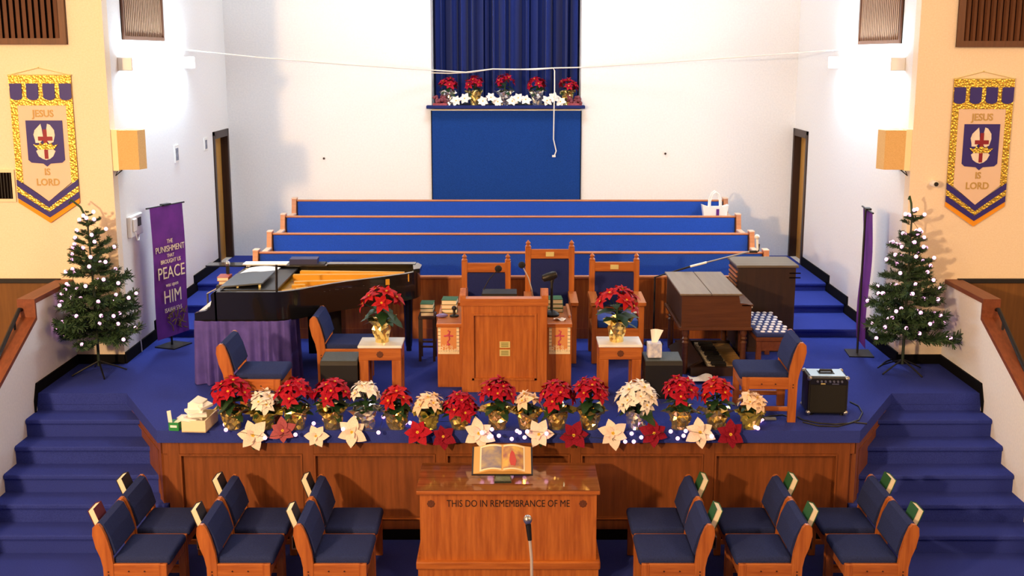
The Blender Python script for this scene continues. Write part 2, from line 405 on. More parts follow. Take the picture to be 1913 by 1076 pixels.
def wall_lamp(xw, sg, label):
    t = thing('wall_lamp', label, 'lamp', (xw, 3.85, 4.12))
    xa, xb = sorted((0, -sg*.06))
    bx(xa, xb, -1.2, 1.2, -.05, .05).build('housing', M_white, t)
    d = MB(); prof = [(-sg*.06, -.06), (-sg*.12, -.045), (-sg*.14, 0), (-sg*.12, .045), (-sg*.06, .06)]
    d.prism(prof, 'y', -1.2, 1.2); d.build('diffuser', mat('lit_diffuser', '#FFFFFF', .5, emit=(.70, .88, 1.0), strength=TUBE_STRENGTH), t)
    for y in (-1.24, 1.2): xa, xb = sorted((0, -sg*.15)); bx(xa, xb, y, y+.04, -.07, .07, bev=.008).build('end_cap', M_white, t)
wall_lamp(XL, -1, 'glowing long fluorescent wall lamp under the grille beside the piano side wall')
wall_lamp(XR, 1, 'glowing long fluorescent wall lamp under the grille on the organ side wall')

def grille(name, label, loc, rz, W, H, n, m_slat, rim=.06, d=.05, flat=False):
    t = thing(name, label, 'grille', loc, rz)
    bx(0, W, -.01, 0, 0, H).build('backing', M_void, t)
    MB().box(0, W, -d, 0, 0, rim).box(0, W, -d, 0, H-rim, H).box(0, rim, -d, 0, rim, H-rim).box(W-rim, W, -d, 0, rim, H-rim).build('frame', M_grille, t)
    sp = (W-2*rim)/n; me = bx(-sp*.28, sp*.28, -.018, .018, 0, H-2*rim, M=Matrix.Rotation(R(25), 4, 'Z')).mesh('slat', m_slat)
    if flat: me = bx(-sp*.24, sp*.24, -.017, -.009, 0, H-2*rim, bev=.002).mesh('slat', m_slat)
    for i in range(n): link('slat', me, t, (rim+sp*(i+.5), 0 if flat else -.028, rim))
p = P(127, 83, y=YF)
grille('organ_grille', 'large brown slatted grille on the warm lit wall above the banner near the piano', (p.x-1.5, YF, p.z), 0, 1.5, 1.7, 22, M_grille)
p = P(1785, 88, y=YF)
grille('organ_grille', 'large brown slatted grille on the warm lit wall above the banner near the amplifier', (p.x, YF, p.z), 0, 1.5, 1.7, 22, M_grille)
grille('pipe_grille', 'brown ribbed grille above the lamp on the white wall beside the piano', (XL, 2.8, 4.37), R(90), 1.45, 1.5, 22, M_rib, .04, .03, True)
grille('pipe_grille', 'brown ribbed grille above the lamp on the white wall beside the organ', (XR, 4.27, 4.33), R(-90), 1.5, 1.5, 22, M_rib, .04, .03, True)
# dark louvred return vent at the edge of the picture
p = P(22, 322, y=YF)
t = thing('return_vent', 'small dark louvred vent in a pale frame beside the banner', 'vent', (p.x-.5, YF, p.z-.27))
MB().box(-.03, .53, -.02, 0, -.03, 0).box(-.03, .53, -.02, 0, .27, .3).box(-.03, 0, -.02, 0, 0, .27).box(.5, .53, -.02, 0, 0, .27).build('frame', M_cream, t)
bx(0, .5, -.006, 0, 0, .27).build('backing', M_void, t)
me = bx(-.005, .005, -.016, -.006, 0, .27).mesh('slat', M_iron)
for i in range(16): link('slat', me, t, (.016+i*.031, 0, 0))

# banners "JESUS IS LORD"
def lord_banner(label, cx, ztop, y, tilt, w=1.0):
    t = thing('wall_banner', label, 'banner', (cx, y, ztop), 0, None)
    U = .00151
    X = lambda u: (u-207)*U*w
    def poly(pts, nm, m, d0, d1): return MB().prism([(X(u), -v*U) for u, v in pts], 'y', -d1, -d0).build(nm, m, t)
    poly([(20, 0), (395, 0), (395, 690), (207, 840), (20, 690)], 'field', M_field, .012, .02)
    poly([(0, 0), (415, 0), (415, 52), (0, 52)], 'gold_band', M_gold, .012, .026)
    poly([(0, 52), (415, 52), (415, 165), (0, 165)], 'valance_back', M_gold, .012, .022)
    for i in range(4):
        a = 4+i*110
        poly([(a, 52), (a+80, 52), (a+80, 140)]+[(a+40+40*math.cos(k*PI/8), 140+22*math.sin(k*PI/8)) for k in range(1, 8)]+[(a, 140)], 'scallop_tab', M_navy, .022, .03)
    poly([(0, 165), (415, 165), (415, 196), (0, 196)], 'gold_band', M_gold, .012, .026)
    for a in (0, 370): poly([(a, 196), (a+45, 196), (a+45, 690+(36 if a == 0 else 0)), (a, 690+(0 if a == 0 else 36))] if 0 else [(a, 196), (a+45, 196), (a+45, 712), (a, 712)], 'gold_border', M_gold, .012, .024)
    def chev(s0, s1, a0, a1, nm, m, d): poly([(0, s0), (207, a0), (415, s0), (415, s1), (207, a1), (0, s1)], nm, m, .012, d)
    chev(690, 735, 840, 882, 'navy_chevron', M_navy, .028); chev(735, 775, 882, 912, 'gold_chevron', M_gold, .03); chev(775, 818, 912, 950, 'navy_chevron', M_navy, .028); chev(818, 850, 950, 988, 'orange_fringe', M_fringe, .022)
    poly([(92, 296), (338, 296), (338, 560)]+[(318, 578), (240, 584), (215, 604), (190, 584), (112, 578)]+[(92, 560)], 'shield', M_navy, .02, .027)
    # dove wings, crown, cross
    poly([(148, 425), (140, 390), (150, 360), (180, 330), (192, 318), (198, 350), (205, 420), (180, 445), (150, 445)], 'wing', M_wht, .027, .031)
    poly([(236, 318), (255, 325), (280, 360), (283, 395), (270, 440), (240, 450), (222, 420), (228, 360)], 'wing', M_wht, .027, .031)
    poly([(150, 500), (165, 488), (265, 488), (280, 500), (262, 535), (240, 552), (215, 560), (190, 552), (165, 535)], 'dove_tail', M_wht, .027, .031)
    poly([(205, 355), (230, 355), (230, 552), (205, 552)], 'cross_upright', M_rcross, .027, .034)
    poly([(170, 403), (266, 403), (266, 430), (170, 430)], 'cross_arm', M_rcross, .027, .036)
    poly([(135, 455), (170, 462), (180, 444), (200, 456), (217, 440), (236, 456), (256, 444), (266, 462), (300, 455), (270, 488), (165, 488)], 'crown', M_gold, .027, .037)
    for b, u, v, sz in (('JESUS', 212, 252, .098), ('IS', 212, 642, .095), ('LORD', 212, 718, .098)):
        if b == 'LORD': v = 712
        text(b, M_letter, t, sz, at(X(u), -.022, -v*U), .003, sx=.92, bold=.002)
    MB().tube([(X(-4), -.02, .004), (X(419), -.02, .004)], .008, 6).build('hanging_rod', M_brass, t)
    MB().tube([(X(20), -.02, .01), (X(200), -.012, .075), (X(395), -.02, .01)], .003, 5).ball((X(200), -.008, .078), .008).build('hanging_cord', M_brass, t)
    t.rotation_euler = (0, 0, 0)
    return t
lord_banner('gold and navy JESUS IS LORD banner on the warm lit wall near the piano', P(75, 145, y=YF).x, P(75, 141, y=YF).z, YF, 0)
lord_banner('gold and navy JESUS IS LORD banner on the warm lit wall beside the small camera', P(1838, 148, y=YF).x, P(1838, 148, y=YF).z, YF, 0, .97)

def wall_speaker(xw, sg, label, ya, yb):
    t = thing('wall_speaker', label, 'speaker', (xw, ya, 3.05))
    D = yb-ya
    xa, xb = sorted((0, -sg*.06)); bx(xa, xb, 0, .12, 0, .42).build('wall_bracket', mat('pale_bracket', '#F6F0C4', .6), t)
    MB().prism([(-sg*.05, .0), (-sg*.26, .03), (-sg*.3, D*.45), (-sg*.22, D), (-sg*.05, D)], 'z', .01, .41).build('cabinet', M_beige, t)
    MB().tube([(-sg*.04, .02, .0), (-sg*.02, -.0, -.05), (-sg*.08, .04, .005)], .006).build('cable_loop', M_black, t)
wall_speaker(XL, -1, 'beige box speaker on the white wall beside the piano banner', 2.27, 2.62)
wall_speaker(XR, 1, 'beige box speaker on the white wall above the organ side tree', 2.27, 2.62)

for a, b, lab in (((324, 272), (334, 302), 'small framed notice on the white wall above the purple banner'), ((380, 258), (386, 280), 'small framed notice on the white wall next to the dark door frame')):
    p = P(*a, x=XL); q = P(*b, x=XL)
    t = thing('wall_notice', lab, 'notice', (XL, p.y, q.z)); W = max(.16, q.y-p.y); H = p.z-q.z
    bx(0, .012, 0, W, 0, H).build('frame', M_white, t)
    bx(.012, .015, W*.22, W*.78, H*.12, H*.82).build('picture', mat('notice_print', '#3C4258', .6, kind='plain', color2='#9AA0B0', scale=30), t)
t = thing('wall_phone', 'white control box with a handset on the white wall beside the tree', 'phone', (XL, 2.58, 2.30))
bx(0, .04, 0, .42, 0, .23, bev=.01).build('back_box', M_white, t)
bx(.04, .06, .05, .16, .06, .2, bev=.008).build('handset', M_white, t)
bx(.04, .047, .24, .34, .1, .19).build('keypad', M_black, t)
MB().tube([(.06, .08, .05), (.07, .1, -.03), (.05, .2, -.05), (.03, .3, .0)], .008).build('coil_cord', M_white, t)
p = P(1745, 343, y=2.2)
t = thing('wall_camera', 'small white security camera on the warm lit wall beside the banner', 'camera', (p.x, YF, p.z))
MB().lathe([(.035, 0), (.035, .012)], 14, M=Matrix.Rotation(PI/2, 4, 'X')).build('mount', M_white, t)
MB().lathe([(.028, 0), (.034, .01), (.034, .09), (.028, .1)], 14, M=Matrix.Translation((0, -.01, 0)) @ Matrix.Rotation(PI/2, 4, 'X')).build('body', M_white, t, True)
MB().lathe([(.022, 0), (.022, .008)], 14, M=Matrix.Translation((0, -.11, 0)) @ Matrix.Rotation(PI/2, 4, 'X')).build('lens', M_black, t)
for (px, py, lab) in ((605, 296, 'small dark hook in the white back wall above the pews near the piano'), (1243, 287, 'small dark hook in the white back wall above the pews near the organ')):
    p = P(px, py, y=YB-.02); tag(MB().ball((0, 0, 0), .016).tube([(0, 0, 0), (0, .02, 0)], .008).build('wall_hook', M_dark, None, loc=p), lab, 'hook')
for (pt, lab) in (((-4.04, 2.62, S+.33), 'white outlet with a plugged cord on the wall behind the tree'),):
    t = thing('wall_outlet', lab, 'outlet', pt); bx(0, .012, 0, .08, 0, .13, bev=.003).build('cover', M_white, t); bx(.012, .04, .02, .06, .02, .06).build('plug', M_white, t)
    MB().tube([(.03, .04, .03), (.05, .05, -.05), (.02, .08, -.16), (.02, .1, -.32)], .006).build('cord', M_white, t)

# cables strung across the chancel
pts = [P(340, 92, y=5.0), P(480, 107, y=5.8), P(640, 120, y=6.6), P(790, 130, y=7.05), P(870, 135, y=7.08), P(920, 129, y=7.08), P(1000, 130, y=7.08), P(1035, 127, y=7.08), P(1085, 126, y=7.05), P(1250, 116, y=6.9), P(1420, 104, y=6.2), P(1560, 93, y=5.1)]
pts[0].x = XL+.02; pts[-1].x = XR-.02
tag(MB().tube(pts, .0095, 6).build('strung_cable', M_white_cable, None, True), 'white cable strung across the alcove between the two wall lamps', 'cable')
pts = [P(806, 136, y=7.09), P(840, 137, y=7.09), P(880, 135, y=7.09), P(920, 129, y=7.1), P(960, 130, y=7.1), P(1000, 128.5, y=7.1), P(1033, 127, y=7.1), P(1036, 132, y=7.08), P(1036, 170, y=7.04), P(1035, 200, y=7.04), P(1034, 260, y=7.15), P(1039, 282, y=7.15), P(1036, 290, y=7.15)]
t = tag(MB().tube(pts, .009, 6).build('drop_cable', M_white_cable, None, True), 'white cable hanging down over the blue panel below the alcove', 'cable')
bx(-.02, .03, -.012, .012, -.02, .01, bev=.004).build('plug', M_white_cable, t, loc=P(1034, 291, y=7.15))

# ------------------------------------------------------------------ pews
pew_rows = [(-3.041, 3.075, 4.05, 1.915), (-3.048, 3.074, 4.915, 2.009), (-3.042, 3.067, 5.78, 2.109), (-3.047, 3.047, 6.645, 2.218)]
names = ['first blue choir pew, lowest row just above the piano and organ', 'second blue choir pew from the front', 'third blue choir pew, the row below the white handbag', 'rearmost blue choir pew against the back wall holding the handbag']
for k, (x0, x1, y, z) in enumerate(pew_rows):
    zf = S+.1*(k+1); t = thing('choir_pew', names[k], 'pew', (0, y, zf), 0, 'choir pews'); h = z-zf
    lean = Matrix.Shear('XZ', 4, (0, .12))
    MB().box(x0+.07, x1-.07, -.045, 0, .36, h-.02, bev=.01, M=Matrix(((1, 0, 0, 0), (0, 1, .12, -.12*h), (0, 0, 1, 0), (0, 0, 0, 1)))).build('back_cushion', M_pew, t)
    MB().box(x0+.06, x1-.06, 0, .025, .1, h-.02, M=Matrix(((1, 0, 0, 0), (0, 1, .12, -.12*h), (0, 0, 1, 0), (0, 0, 0, 1)))).build('back_board', M_pewcap, t)
    bx(x0+.06, x1-.06, -.05, .03, h-.02, h, bev=.006).build('back_cap', M_pewcap, t)
    bx(x0+.06, x1-.06, -.50, -.10, .36, .44, bev=.02, seg=2).build('seat_cushion', M_pew, t)
    bx(x0+.06, x1-.06, -.48, -.10, .32, .36).build('seat_board', M_pewcap, t)
    for a, b in ((x0, x0+.06), (x1-.06, x1)):
        MB().prism([(-.5, 0), (.04, 0), (.05, h+.02), (-.08, h+.02), (-.13, .62), (-.47, .60), (-.52, .5)], 'x', a, b).build('end_panel', M_pewcap, t)
        MB().box(a-.005, b+.005, -.085, .055, h+.02, h+.032).box(a-.005, b+.005, -.5, -.12, .60, .625, bev=.005).build('end_cap', mat('pale_cap', '#E6C3A8', .45), t)
# white handbag on the top pew
p = P(1335, 403, y=6.35)
t = thing('handbag', 'white tote handbag with two loop handles on the rearmost pew', 'bag', (p.x, 6.36, S+.4+.44))
MB().prism([(-.13, 0), (.13, 0), (.185, .24), (.1, .22), (-.1, .22), (-.185, .24)], 'y', -.07, .07).build('body', M_white, t)
for y in (-.06, .06): MB().tube([(-.08, y, .19), (-.075, y, .28), (-.04, y, .35), (.0, y, .37), (.04, y, .35), (.075, y, .28), (.08, y, .19)], .012, 6).build('handle', M_white, t, True)
bx(.01, .05, -.078, -.07, .10, .2).build('tag', M_ppl, t)
t.scale = (.98, 1, 1.36)
t = thing('tissue_pack', 'crumpled white tissue lying at the end of the second pew', 'tissue', (P(508, 463, y=4.6).x, 4.66, S+.2+.44))
MB().grid(lambda u, v: ((u-.5)*.14, (v-.5)*.12, .02+.1*math.sin(u*5+1)*math.sin(v*4+.5)**2), 7, 7).build('sheet', M_paper, t)

# ------------------------------------------------------------------ chairs
CW = .54
def chair_root(label, group, rack=True):
    t = thing('side_chair', label, 'chair', (0, 0, 0), 0, group); H = CW/2
    post = [(.05, 0), (.12, 0), (.125, .40), (.115, .50), (.085, .62), (.055, .70), (.035, .725), (.01, .725), (-.015, .70), (-.02, .64), (.0, .54), (.03, .46), (.045, .38)]
    for s in (-1, 1):
        a, b = sorted((s*H, s*(H-.035)))
        MB().prism(post, 'y', a, b).build('back_post', M_oak, t)
        bx(.47, .53, a, b, 0, .405, bev=.004).build('front_leg', M_oak, t)
        a, b = sorted((s*(H-.004), s*(H-.034)))
        bx(.10, .50, a, b, .30, .405, bev=.004).build('side_rail', M_oakx, t)
        bx(.10, .50, a, b, .10, .14, bev=.004).build('stretcher', M_oakx, t)
        for bxp in ((.085, .345), (.085, .32), (.24, .35), (.36, .35)):
            MB().lathe([(.006, 0), (.006, .003)], 8, M=Matrix.Translation((bxp[0], s*H, bxp[1])) @ Matrix.Rotation(-s*PI/2, 4, 'X')).build('screw_cap', M_dark, t)
    bx(.49, .525, -H+.035, H-.035, .30, .385).build('front_rail', M_oak, t)
    def seat(u, v):
        return None
    bx(.11, .55, -H+.036, H-.036, .375, .448, bev=.03, seg=3).build('seat_cushion', M_seat, t, True)
    g = MB(); pr = [(.10, .47), (.055, .60), (.0, .715), (.02, .728), (.06, .715), (.105, .62), (.14, .49), (.125, .465)]
    g.prism(pr, 'y', -H+.036, H-.036); g.build('back_cushion', M_seat, t)
    if rack: MB().box(-.062, -.054, -.12, .12, .47, .56).box(-.062, .06, -.12, .12, .462, .47).build('book_rack', M_dark, t)
    return t
proto = None
def chair(loc, rz, label, group):
    global proto
    if proto is None:
        proto = chair_root(label, group); proto.location = loc; proto.rotation_euler = (0, 0, rz); return proto
    return dup(proto, loc, rz, label, group)
cols = [(-3.135, 0, 'piano side, beside the stairs'), (-2.345, 0, 'piano side, middle of three columns'), (-1.61, 0, 'piano side, beside the communion table'),
        (1.55, PI, 'amplifier side, beside the communion table'), (2.29, PI, 'amplifier side, middle of three columns'), (3.10, PI, 'amplifier side, beside the stairs')]
hymn_cols = [[M_bookblk, M_maroon], [M_bookblk, M_bookblk], [M_bookblk, M_bookblk], [M_green, M_green], [M_green, M_green], [M_green, M_green]]
for ci, (x, rz, wh) in enumerate(cols):
    for ri, y in enumerate((-.54, -1.10)):
        rw = 'nearer the stage' if ri == 0 else 'nearer the viewer'
        chair((x, y, 0), rz, 'blue oak chair, %s, %s' % (rw, wh), 'blue chairs before the stage')
# three chairs on the stage
sp_ = chair_root('x', None, False)
def stage_chair(loc, rz, label, group):
    global sp_
    if sp_.get('used'): return dup(sp_, loc, rz, label, group)
    sp_['used'] = 1; sp_.location = loc; sp_.rotation_euler = (0, 0, rz); tag(sp_, label, 'chair', group)
stage_chair((-2.53, .45, S), 0, 'oak framed blue chair on the stage in front of the purple piano skirt', 'blue chairs on the stage')
stage_chair((-1.90, 1.53, S), 0, 'oak framed blue chair on the stage between piano and monitor speaker', 'blue chairs on the stage')
stage_chair((2.60, .50, S), PI+R(-2), 'oak framed blue chair on the stage beside the black amplifier', 'blue chairs on the stage')

# hymnals
def book(name, label, cat, loc, rot, sx, sy, sz, mc, group=None, parent_rot=None):
    """book lying in its own xy plane: spine at -x, thickness along z"""
    t = thing(name, label, cat, loc, 0, group); t.rotation_euler = rot
    e = .003
    MB().box(0, sx, 0, sy, 0, e).box(0, sx, 0, sy, sz-e, sz).box(0, e*1.5, 0, sy, e, sz-e).build('cover', mc, t)
    bx(e*1.5, sx-.006, .005, sy-.005, e, sz-e).build('pages', M_page, t)
    return t
def upright_hymnal(x, y, z, sg, mc, label, group):
    # standing in the rack: spine towards +y, long side up, cover towards the chair back
    t = thing('hymnal', label, 'book', (x, y, z), 0, group)
    h, w_, th = .25, .17, .052; e = .004
    MB().box(-th/2, -th/2+e, -w_/2, w_/2, 0, h).box(th/2-e, th/2, -w_/2, w_/2, 0, h).box(-th/2+e, th/2-e, w_/2-e, w_/2, 0, h).build('cover', mc, t)
    bx(-th/2+e, th/2-e, -w_/2+.006, w_/2-e, .006, h-.006).build('pages', M_page, t)
    t.rotation_euler = (0, -sg*R(20), R(0))
    return t
for ci, (x, rz, wh) in enumerate(cols):
    sg = 1 if rz == 0 else -1
    for ri, y in enumerate((-.54, -1.10)):
        wd = {M_green: 'green', M_bookblk: 'black', M_maroon: 'maroon'}[hymn_cols[ci][ri]]
        dy = -.02 if ri else .08
        upright_hymnal(x+sg*(.005), y+dy, .545, sg, hymn_cols[ci][ri], '%s hymnal standing in the rack of the %s chair, %s' % (wd, 'back' if ri == 0 else 'front', wh), 'hymnals in the chair racks')

# ------------------------------------------------------------------ communion table
t = thing('communion_table', 'oak communion table engraved THIS DO IN REMEMBRANCE OF ME', 'table', (0, 0, 0))
bx(-.735, .735, -.86, -.215, .765, .8, bev=.008, seg=2).build('table_top', M_oakx, t)
bx(-.71, .71, -.835, -.24, .20, .765).build('body', M_oak, t)
bx(-.745, .745, -.875, -.205, .13, .20, bev=.012, seg=2).build('base_moulding', M_oakx, t)
bx(-.73, .73, -.86, -.22, 0, .13).build('plinth', M_oak, t)
bx(-.735, .735, -.86, -.215, .8, .806).build('glass_sheet', mat('glass_top', '#8A5530', .08, kind='wood_x', color2='#6E3E1E', scale=24), t)
text('THIS DO IN REMEMBRANCE OF ME', M_engrave, t, .083, at(0, -.836, .683), .0015, sx=.765)
def rosette(x, y, z, r, parent, m=M_engrave):
    g = MB()
    for k in range(8):
        a = k*PI/4; g.ball((x+r*.6*math.cos(a), y, z+r*.6*math.sin(a)), r*.36, 6, 4, (1, .1, 1))
    g.ball((x, y, z), r*.3, 6, 4, (1, .15, 1)); return g.build('carved_rosette', m, parent)
M_carve = mat('carved_brown', '#5E2F12', .6)
rosette(-.62, -.836, .683, .035, t, M_carve); rosette(.60, -.836, .683, .035, t, M_carve)
# open Bible on a clear stand
b = thing('open_bible', 'large open illustrated book propped on the communion table', 'book', (-.05, -.62, .855)); b.rotation_euler = (R(24), 0, 0); b.scale = (.93, .93, .93)
g = MB()
def page(sg):
    def f(u, v):
        x = sg*u*.235; return (x, v*.34, .03+.018*math.sin(min(1, u*1.25)*PI)-.022*u*u)
    return f
for sg in (-1, 1):
    MB().prism([(sg*.255, 0), (0, 0), (0, .035)]+[(sg*u*.235, .03+.018*math.sin(min(1, u*1.25)*PI)-.022*u*u) for u in (.15, .3, .5, .7, .85, 1)]+[(sg*.255, .004)], 'y', 0, .34, M=Matrix.Identity(4)).build('page_block', mat('gilt_pages', '#D7A860', .6), b)
    MB().grid(lambda u, v, sg=sg: (sg*(.0+u*.2), .012+v*.316, .032+.018*math.sin(min(1, u*.85*1.25)*PI)-.022*(u*.85)**2+.0015), 10, 1).build('page', M_cream, b)
mp1 = mat('landscape_print', '#B9A67C', .7, kind='plain', color2='#6E6A8C', scale=9); mp2 = mat('figure_print', '#D9B45C', .7, kind='plain', color2='#8E5A62', scale=11)
for sg, m in ((-1, mp1), (1, mp2)):
    MB().grid(lambda u, v, sg=sg: (sg*(.008+u*.178), .03+v*.275, .034+.018*math.sin(min(1, (.06+u*.7)*1.25)*PI)-.022*(.06+u*.7)**2+.002), 8, 1).build('picture', m, b)
MB().prism([(.075, .06), (.115, .055), (.125, .12), (.105, .22), (.085, .25), (.068, .2), (.062, .12)], 'z', .047, .052).build('figure', mat('red_robe', '#B8433C', .7), b)
MB().prism([(-.27, -.008), (.27, -.008), (.27, .35), (-.27, .35)], 'z', -.012, -.002).build('cover', M_bookblk, b)
st = thing('book_stand', 'clear acrylic stand with ribbed foot under the open book', 'stand', (-.045, -.6, .806))
for k in range(4): bx(-.07+.004*k, .07-.004*k, -.10+.03*k, -.085+.03*k, .0, .012+.006*k, bev=.002).build('rib', M_glass, st)
MB().prism([(-.10, 0), (.28, 0), (.28, .17), (.26, .17), (.25, .012), (-.1, .012)], 'x', -.07, .07).build('prop', M_glass, st)
# microphone on a gooseneck stand in front of the table
t = thing('floor_microphone', 'silver headed microphone on a pale gooseneck in front of the communion table', 'microphone', (.17, -1.72, 0))
MB().lathe([(.12, 0), (.12, .02), (.03, .035)], 18).build('base', M_iron, t)
MB().tube([(0, 0, .03), (0, 0, .3)], .012).build('stand_pole', M_steel, t)
MB().tube([(0, 0, .3), (.005, 0, .45), (.003, .01, .6), (-.01, .015, .75)], .011).build('gooseneck', mat('pale_gooseneck', '#D8CFC4', .4, metal=.4), t, True)
MB().tube([(-.01, .015, .75), (-.022, .02, .87)], .016, 10, r2=.022).build('handle', M_black, t)
MB().ball((-.026, .022, .905), .033, 12, 8, (1, 1, 1.1)).build('grille_head', M_steel, t, True)

# ------------------------------------------------------------------ pulpit
t = thing('pulpit', 'oak pulpit with side wings, brass plates and raised front panel', 'pulpit', (-.044, 1.2, S))
hp = 1.943-S
bx(-.41, .41, 0, .10, 0, hp-.07).build('front_board', M_oak, t)
MB().box(-.408, -.31, -.018, 0, .0, hp-.06).box(.31, .408, -.018, 0, .0, hp-.06).box(-.31, .31, -.018, 0, hp-.15, hp-.06).box(-.31, .31, -.018, 0, 0, .12).build('face_frame', M_oak, t)
MB().box(-.31, .31, -.028, 0, hp-.165, hp-.145).box(-.31, -.29, -.028, 0, .12, hp-.165).box(.29, .31, -.028, 0, .12, hp-.165).box(-.31, .31, -.028, 0, .12, .14).build('panel_moulding', M_oak, t)
MB().prism([(-.03, hp-.07), (-.03, hp), (.02, hp+.015), (.5, hp-.10), (.5, hp-.14), (.1, hp-.07)], 'x', -.42, .42).build('desk_top', M_oakx, t)
for a, bb in ((-.42, -.365), (.355, .42)): MB().prism([(-.03, hp-.02), (-.025, hp+.03), (.06, hp+.085), (.5, hp+.0), (.5, hp-.1)], 'x', a, bb).build('desk_cheek', M_oaky, t)
MB().box(-.41, -.36, .1, .5, 0, hp-.10).box(.36, .41, .1, .5, 0, hp-.10).build('side_board', M_oak, t)
for s in (-1, 1):
    a, bb = sorted((s*.41, s*.652))
    bx(a, bb, .16, .20, 0, .60).build('wing_front', M_oak, t)
    xa, xb = sorted((s*.652, s*.62)); bx(xa, xb, .20, .95, 0, .60).build('wing_side', M_oaky, t)
    bx(a-.008 if s < 0 else a, bb if s < 0 else bb+.008, .145, .97, .60, .64, bev=.008, seg=2).build('wing_top', M_oakx, t)
    xa, xb = sorted((s*.66, s*.63)); bx(xa, xb, .4, .97, .64, .665, bev=.006).build('wing_rail', M_pewcap, t)
for z0, z1 in ((.437, .50), (.355, .42)):
    bx(-.046, .056, -.004, .0, z0, z1).build('brass_plate', M_brass, t)
    for q in range(3): bx(-.03, .04, -.0055, -.004, z0+.012+.016*q, z0+.018+.016*q).build('engraved_line', mat('plate_green', '#5D6B2C', .5), t)
bx(-.21, .12, .06, .3, hp+.005, hp+.03, M=Matrix.Translation((0, 0, -.0)) ).build('reading_ledge', M_black, t)
# "He is Risen" cards pinned to the wings
for s, nm in ((-1, 'below the green hymnal stack'), (1, 'below the black desk microphone')):
    p = P(838 if s < 0 else 1045.5, 633, y=1.355)
    c = thing('easter_card', 'cream bordered He is Risen card on the pulpit wing %s' % nm, 'card', (p.x, 1.36, p.z))
    W, H = .103, .152
    bx(-W, W, -.006, 0, -H, H).build('card', M_cream, c)
    bx(-W*.74, W*.74, -.008, -.006, -H*.74, H*.78).build('picture_ground', M_tan, c)
    for k in range(6):
        z = H*.70-k*H*.235
        bx(-W, -W*.76, -.0075, -.006, z-.002, z+.002).build('border_tick', M_dark, c); bx(W*.76, W, -.0075, -.006, z-.002, z+.002).build('border_tick', M_dark, c)
    bx(-W*.98, W*.98, -.0075, -.006, H*.8, H*.815).build('border_line', M_dark, c); bx(-W*.98, W*.98, -.0075, -.006, -H*.80, -H*.785).build('border_line', M_dark, c)
    g = MB()
    g.tube([(.005, -.009, -.06), (-.012, -.009, -.03), (.01, -.009, .0), (.0, -.009, .04), (.012, -.009, .075), (-.008, -.009, .085)], .007, 6)
    for q in range(-2, 3): g.ball((q*.017, -.009, .035+.008*math.cos(q*2)), .012, 8, 5, (1.2, .25, .8))
    g.ball((.0, -.009, -.055), .016, 8, 5, (1.2, .25, .7)); g.build('flower_cross', M_pink, c, True)
    text('He is', M_cream, c, .05, at(-.01, -.0085, -.076), .0008); text('Risen', M_cream, c, .085, at(0, -.009, -.112), .001, bold=.0012)
# stacks of hymnals on the wings and on the small stand
def stack(px, z, y, n, mats, label, group, sx=.14, sy=.2):
    zz = z
    for i in range(n):
        th = .042 if i != n-1 else .048
        o = thing('hymnal', label[i], 'book', (px+random.uniform(-.006, .006), y+random.uniform(-.006, .006), zz), random.uniform(-.05, .05), group)
        e = .004
        MB().box(-sx/2, sx/2, 0, sy, 0, e).box(-sx/2, sx/2, 0, sy, th-e, th).box(-sx/2, sx/2, sy-e, sy, e, th-e).build('cover', mats[i], o)
        bx(-sx/2+.005, sx/2-.005, .005, sy-e, e, th-e).build('pages', M_page, o)
        zz += th
lb = lambda n, wh: [('%s hymnal in the stack %s' % (('lowest' if i == 0 else 'topmost' if i == n-1 else 'middle' if n == 3 else ('second' if i == 1 else 'third')), wh)) for i in range(n)]
wt = S+.64
stack(-.60, wt, 1.82, 3, [M_green, M_tan, M_green], lb(3, 'on the pulpit wing at the piano side'), 'hymnals on the pulpit wings', .155)
stack(.47, wt, 1.86, 3, [M_green, M_green, M_green], lb(3, 'on the pulpit wing behind the desk microphone'), 'hymnals on the pulpit wings', .155)
t = thing('book_table', 'small dark wooden stand beside the pulpit carrying hymnals', 'stand', (-.87, 2.45, S))
bx(-.09, .09, -.13, .13, .46, .49, bev=.004).build('top', M_dark, t)
for a in (-1, 1):
    for c in (-1, 1): bx(a*.075-.013, a*.075+.013, c*.11-.013, c*.11+.013, 0, .46).build('leg', M_dark, t)
MB().box(-.075, .075, -.115, -.105, .15, .17).box(-.075, .075, .105, .115, .15, .17).build('stretcher', M_dark, t)
stack(-.865, S+.49, 2.34, 3, [M_maroon, M_green, M_green], lb(3, 'on the small stand beside the pulpit'), 'hymnals on the small stand')
t = thing('eyeglass_case', 'pale violet spectacle case on the pulpit wing', 'case', (P(828, 585, z=wt).x, 1.62, wt), R(10))
MB().ball((0, 0, .02), .06, 14, 8, (1, .45, .34)).build('shell', mat('violet_plastic', '#8078C0', .3), t, True)
t = thing('desk_microphone', 'large black desk microphone on a round base on the pulpit wing', 'microphone', (.425, 1.70, wt))
MB().lathe([(.075, 0), (.08, .02), (.05, .045), (.02, .06)], 18).build('base', M_iron, t, True)
MB().tube([(0, 0, .05), (0, 0, .36)], .014).build('stem', M_iron, t)
MB().lathe([(.0, -.085), (.035, -.07), (.042, -.02), (.042, .04), (.03, .07), (0, .078)], 14, M=Matrix.Translation((-.02, 0, .40)) @ Euler((0, R(72), 0)).to_matrix().to_4x4()).build('head', mat('dark_mesh', '#3A3834', .4, metal=.6, kind='weave', color2='#201F1C', scale=200), t, True)
MB().tube([(0, 0, .34), (.01, 0, .42)], .02).build('yoke', M_iron, t)
t = thing('tissue', 'used white tissue on the pulpit wing by the desk microphone', 'tissue', (.5, 1.50, wt))
MB().grid(lambda u, v: ((u-.5)*.12, (v-.5)*.07, .012+.016*math.sin(u*7)*math.cos(v*5)), 8, 5).build('sheet', M_paper, t)
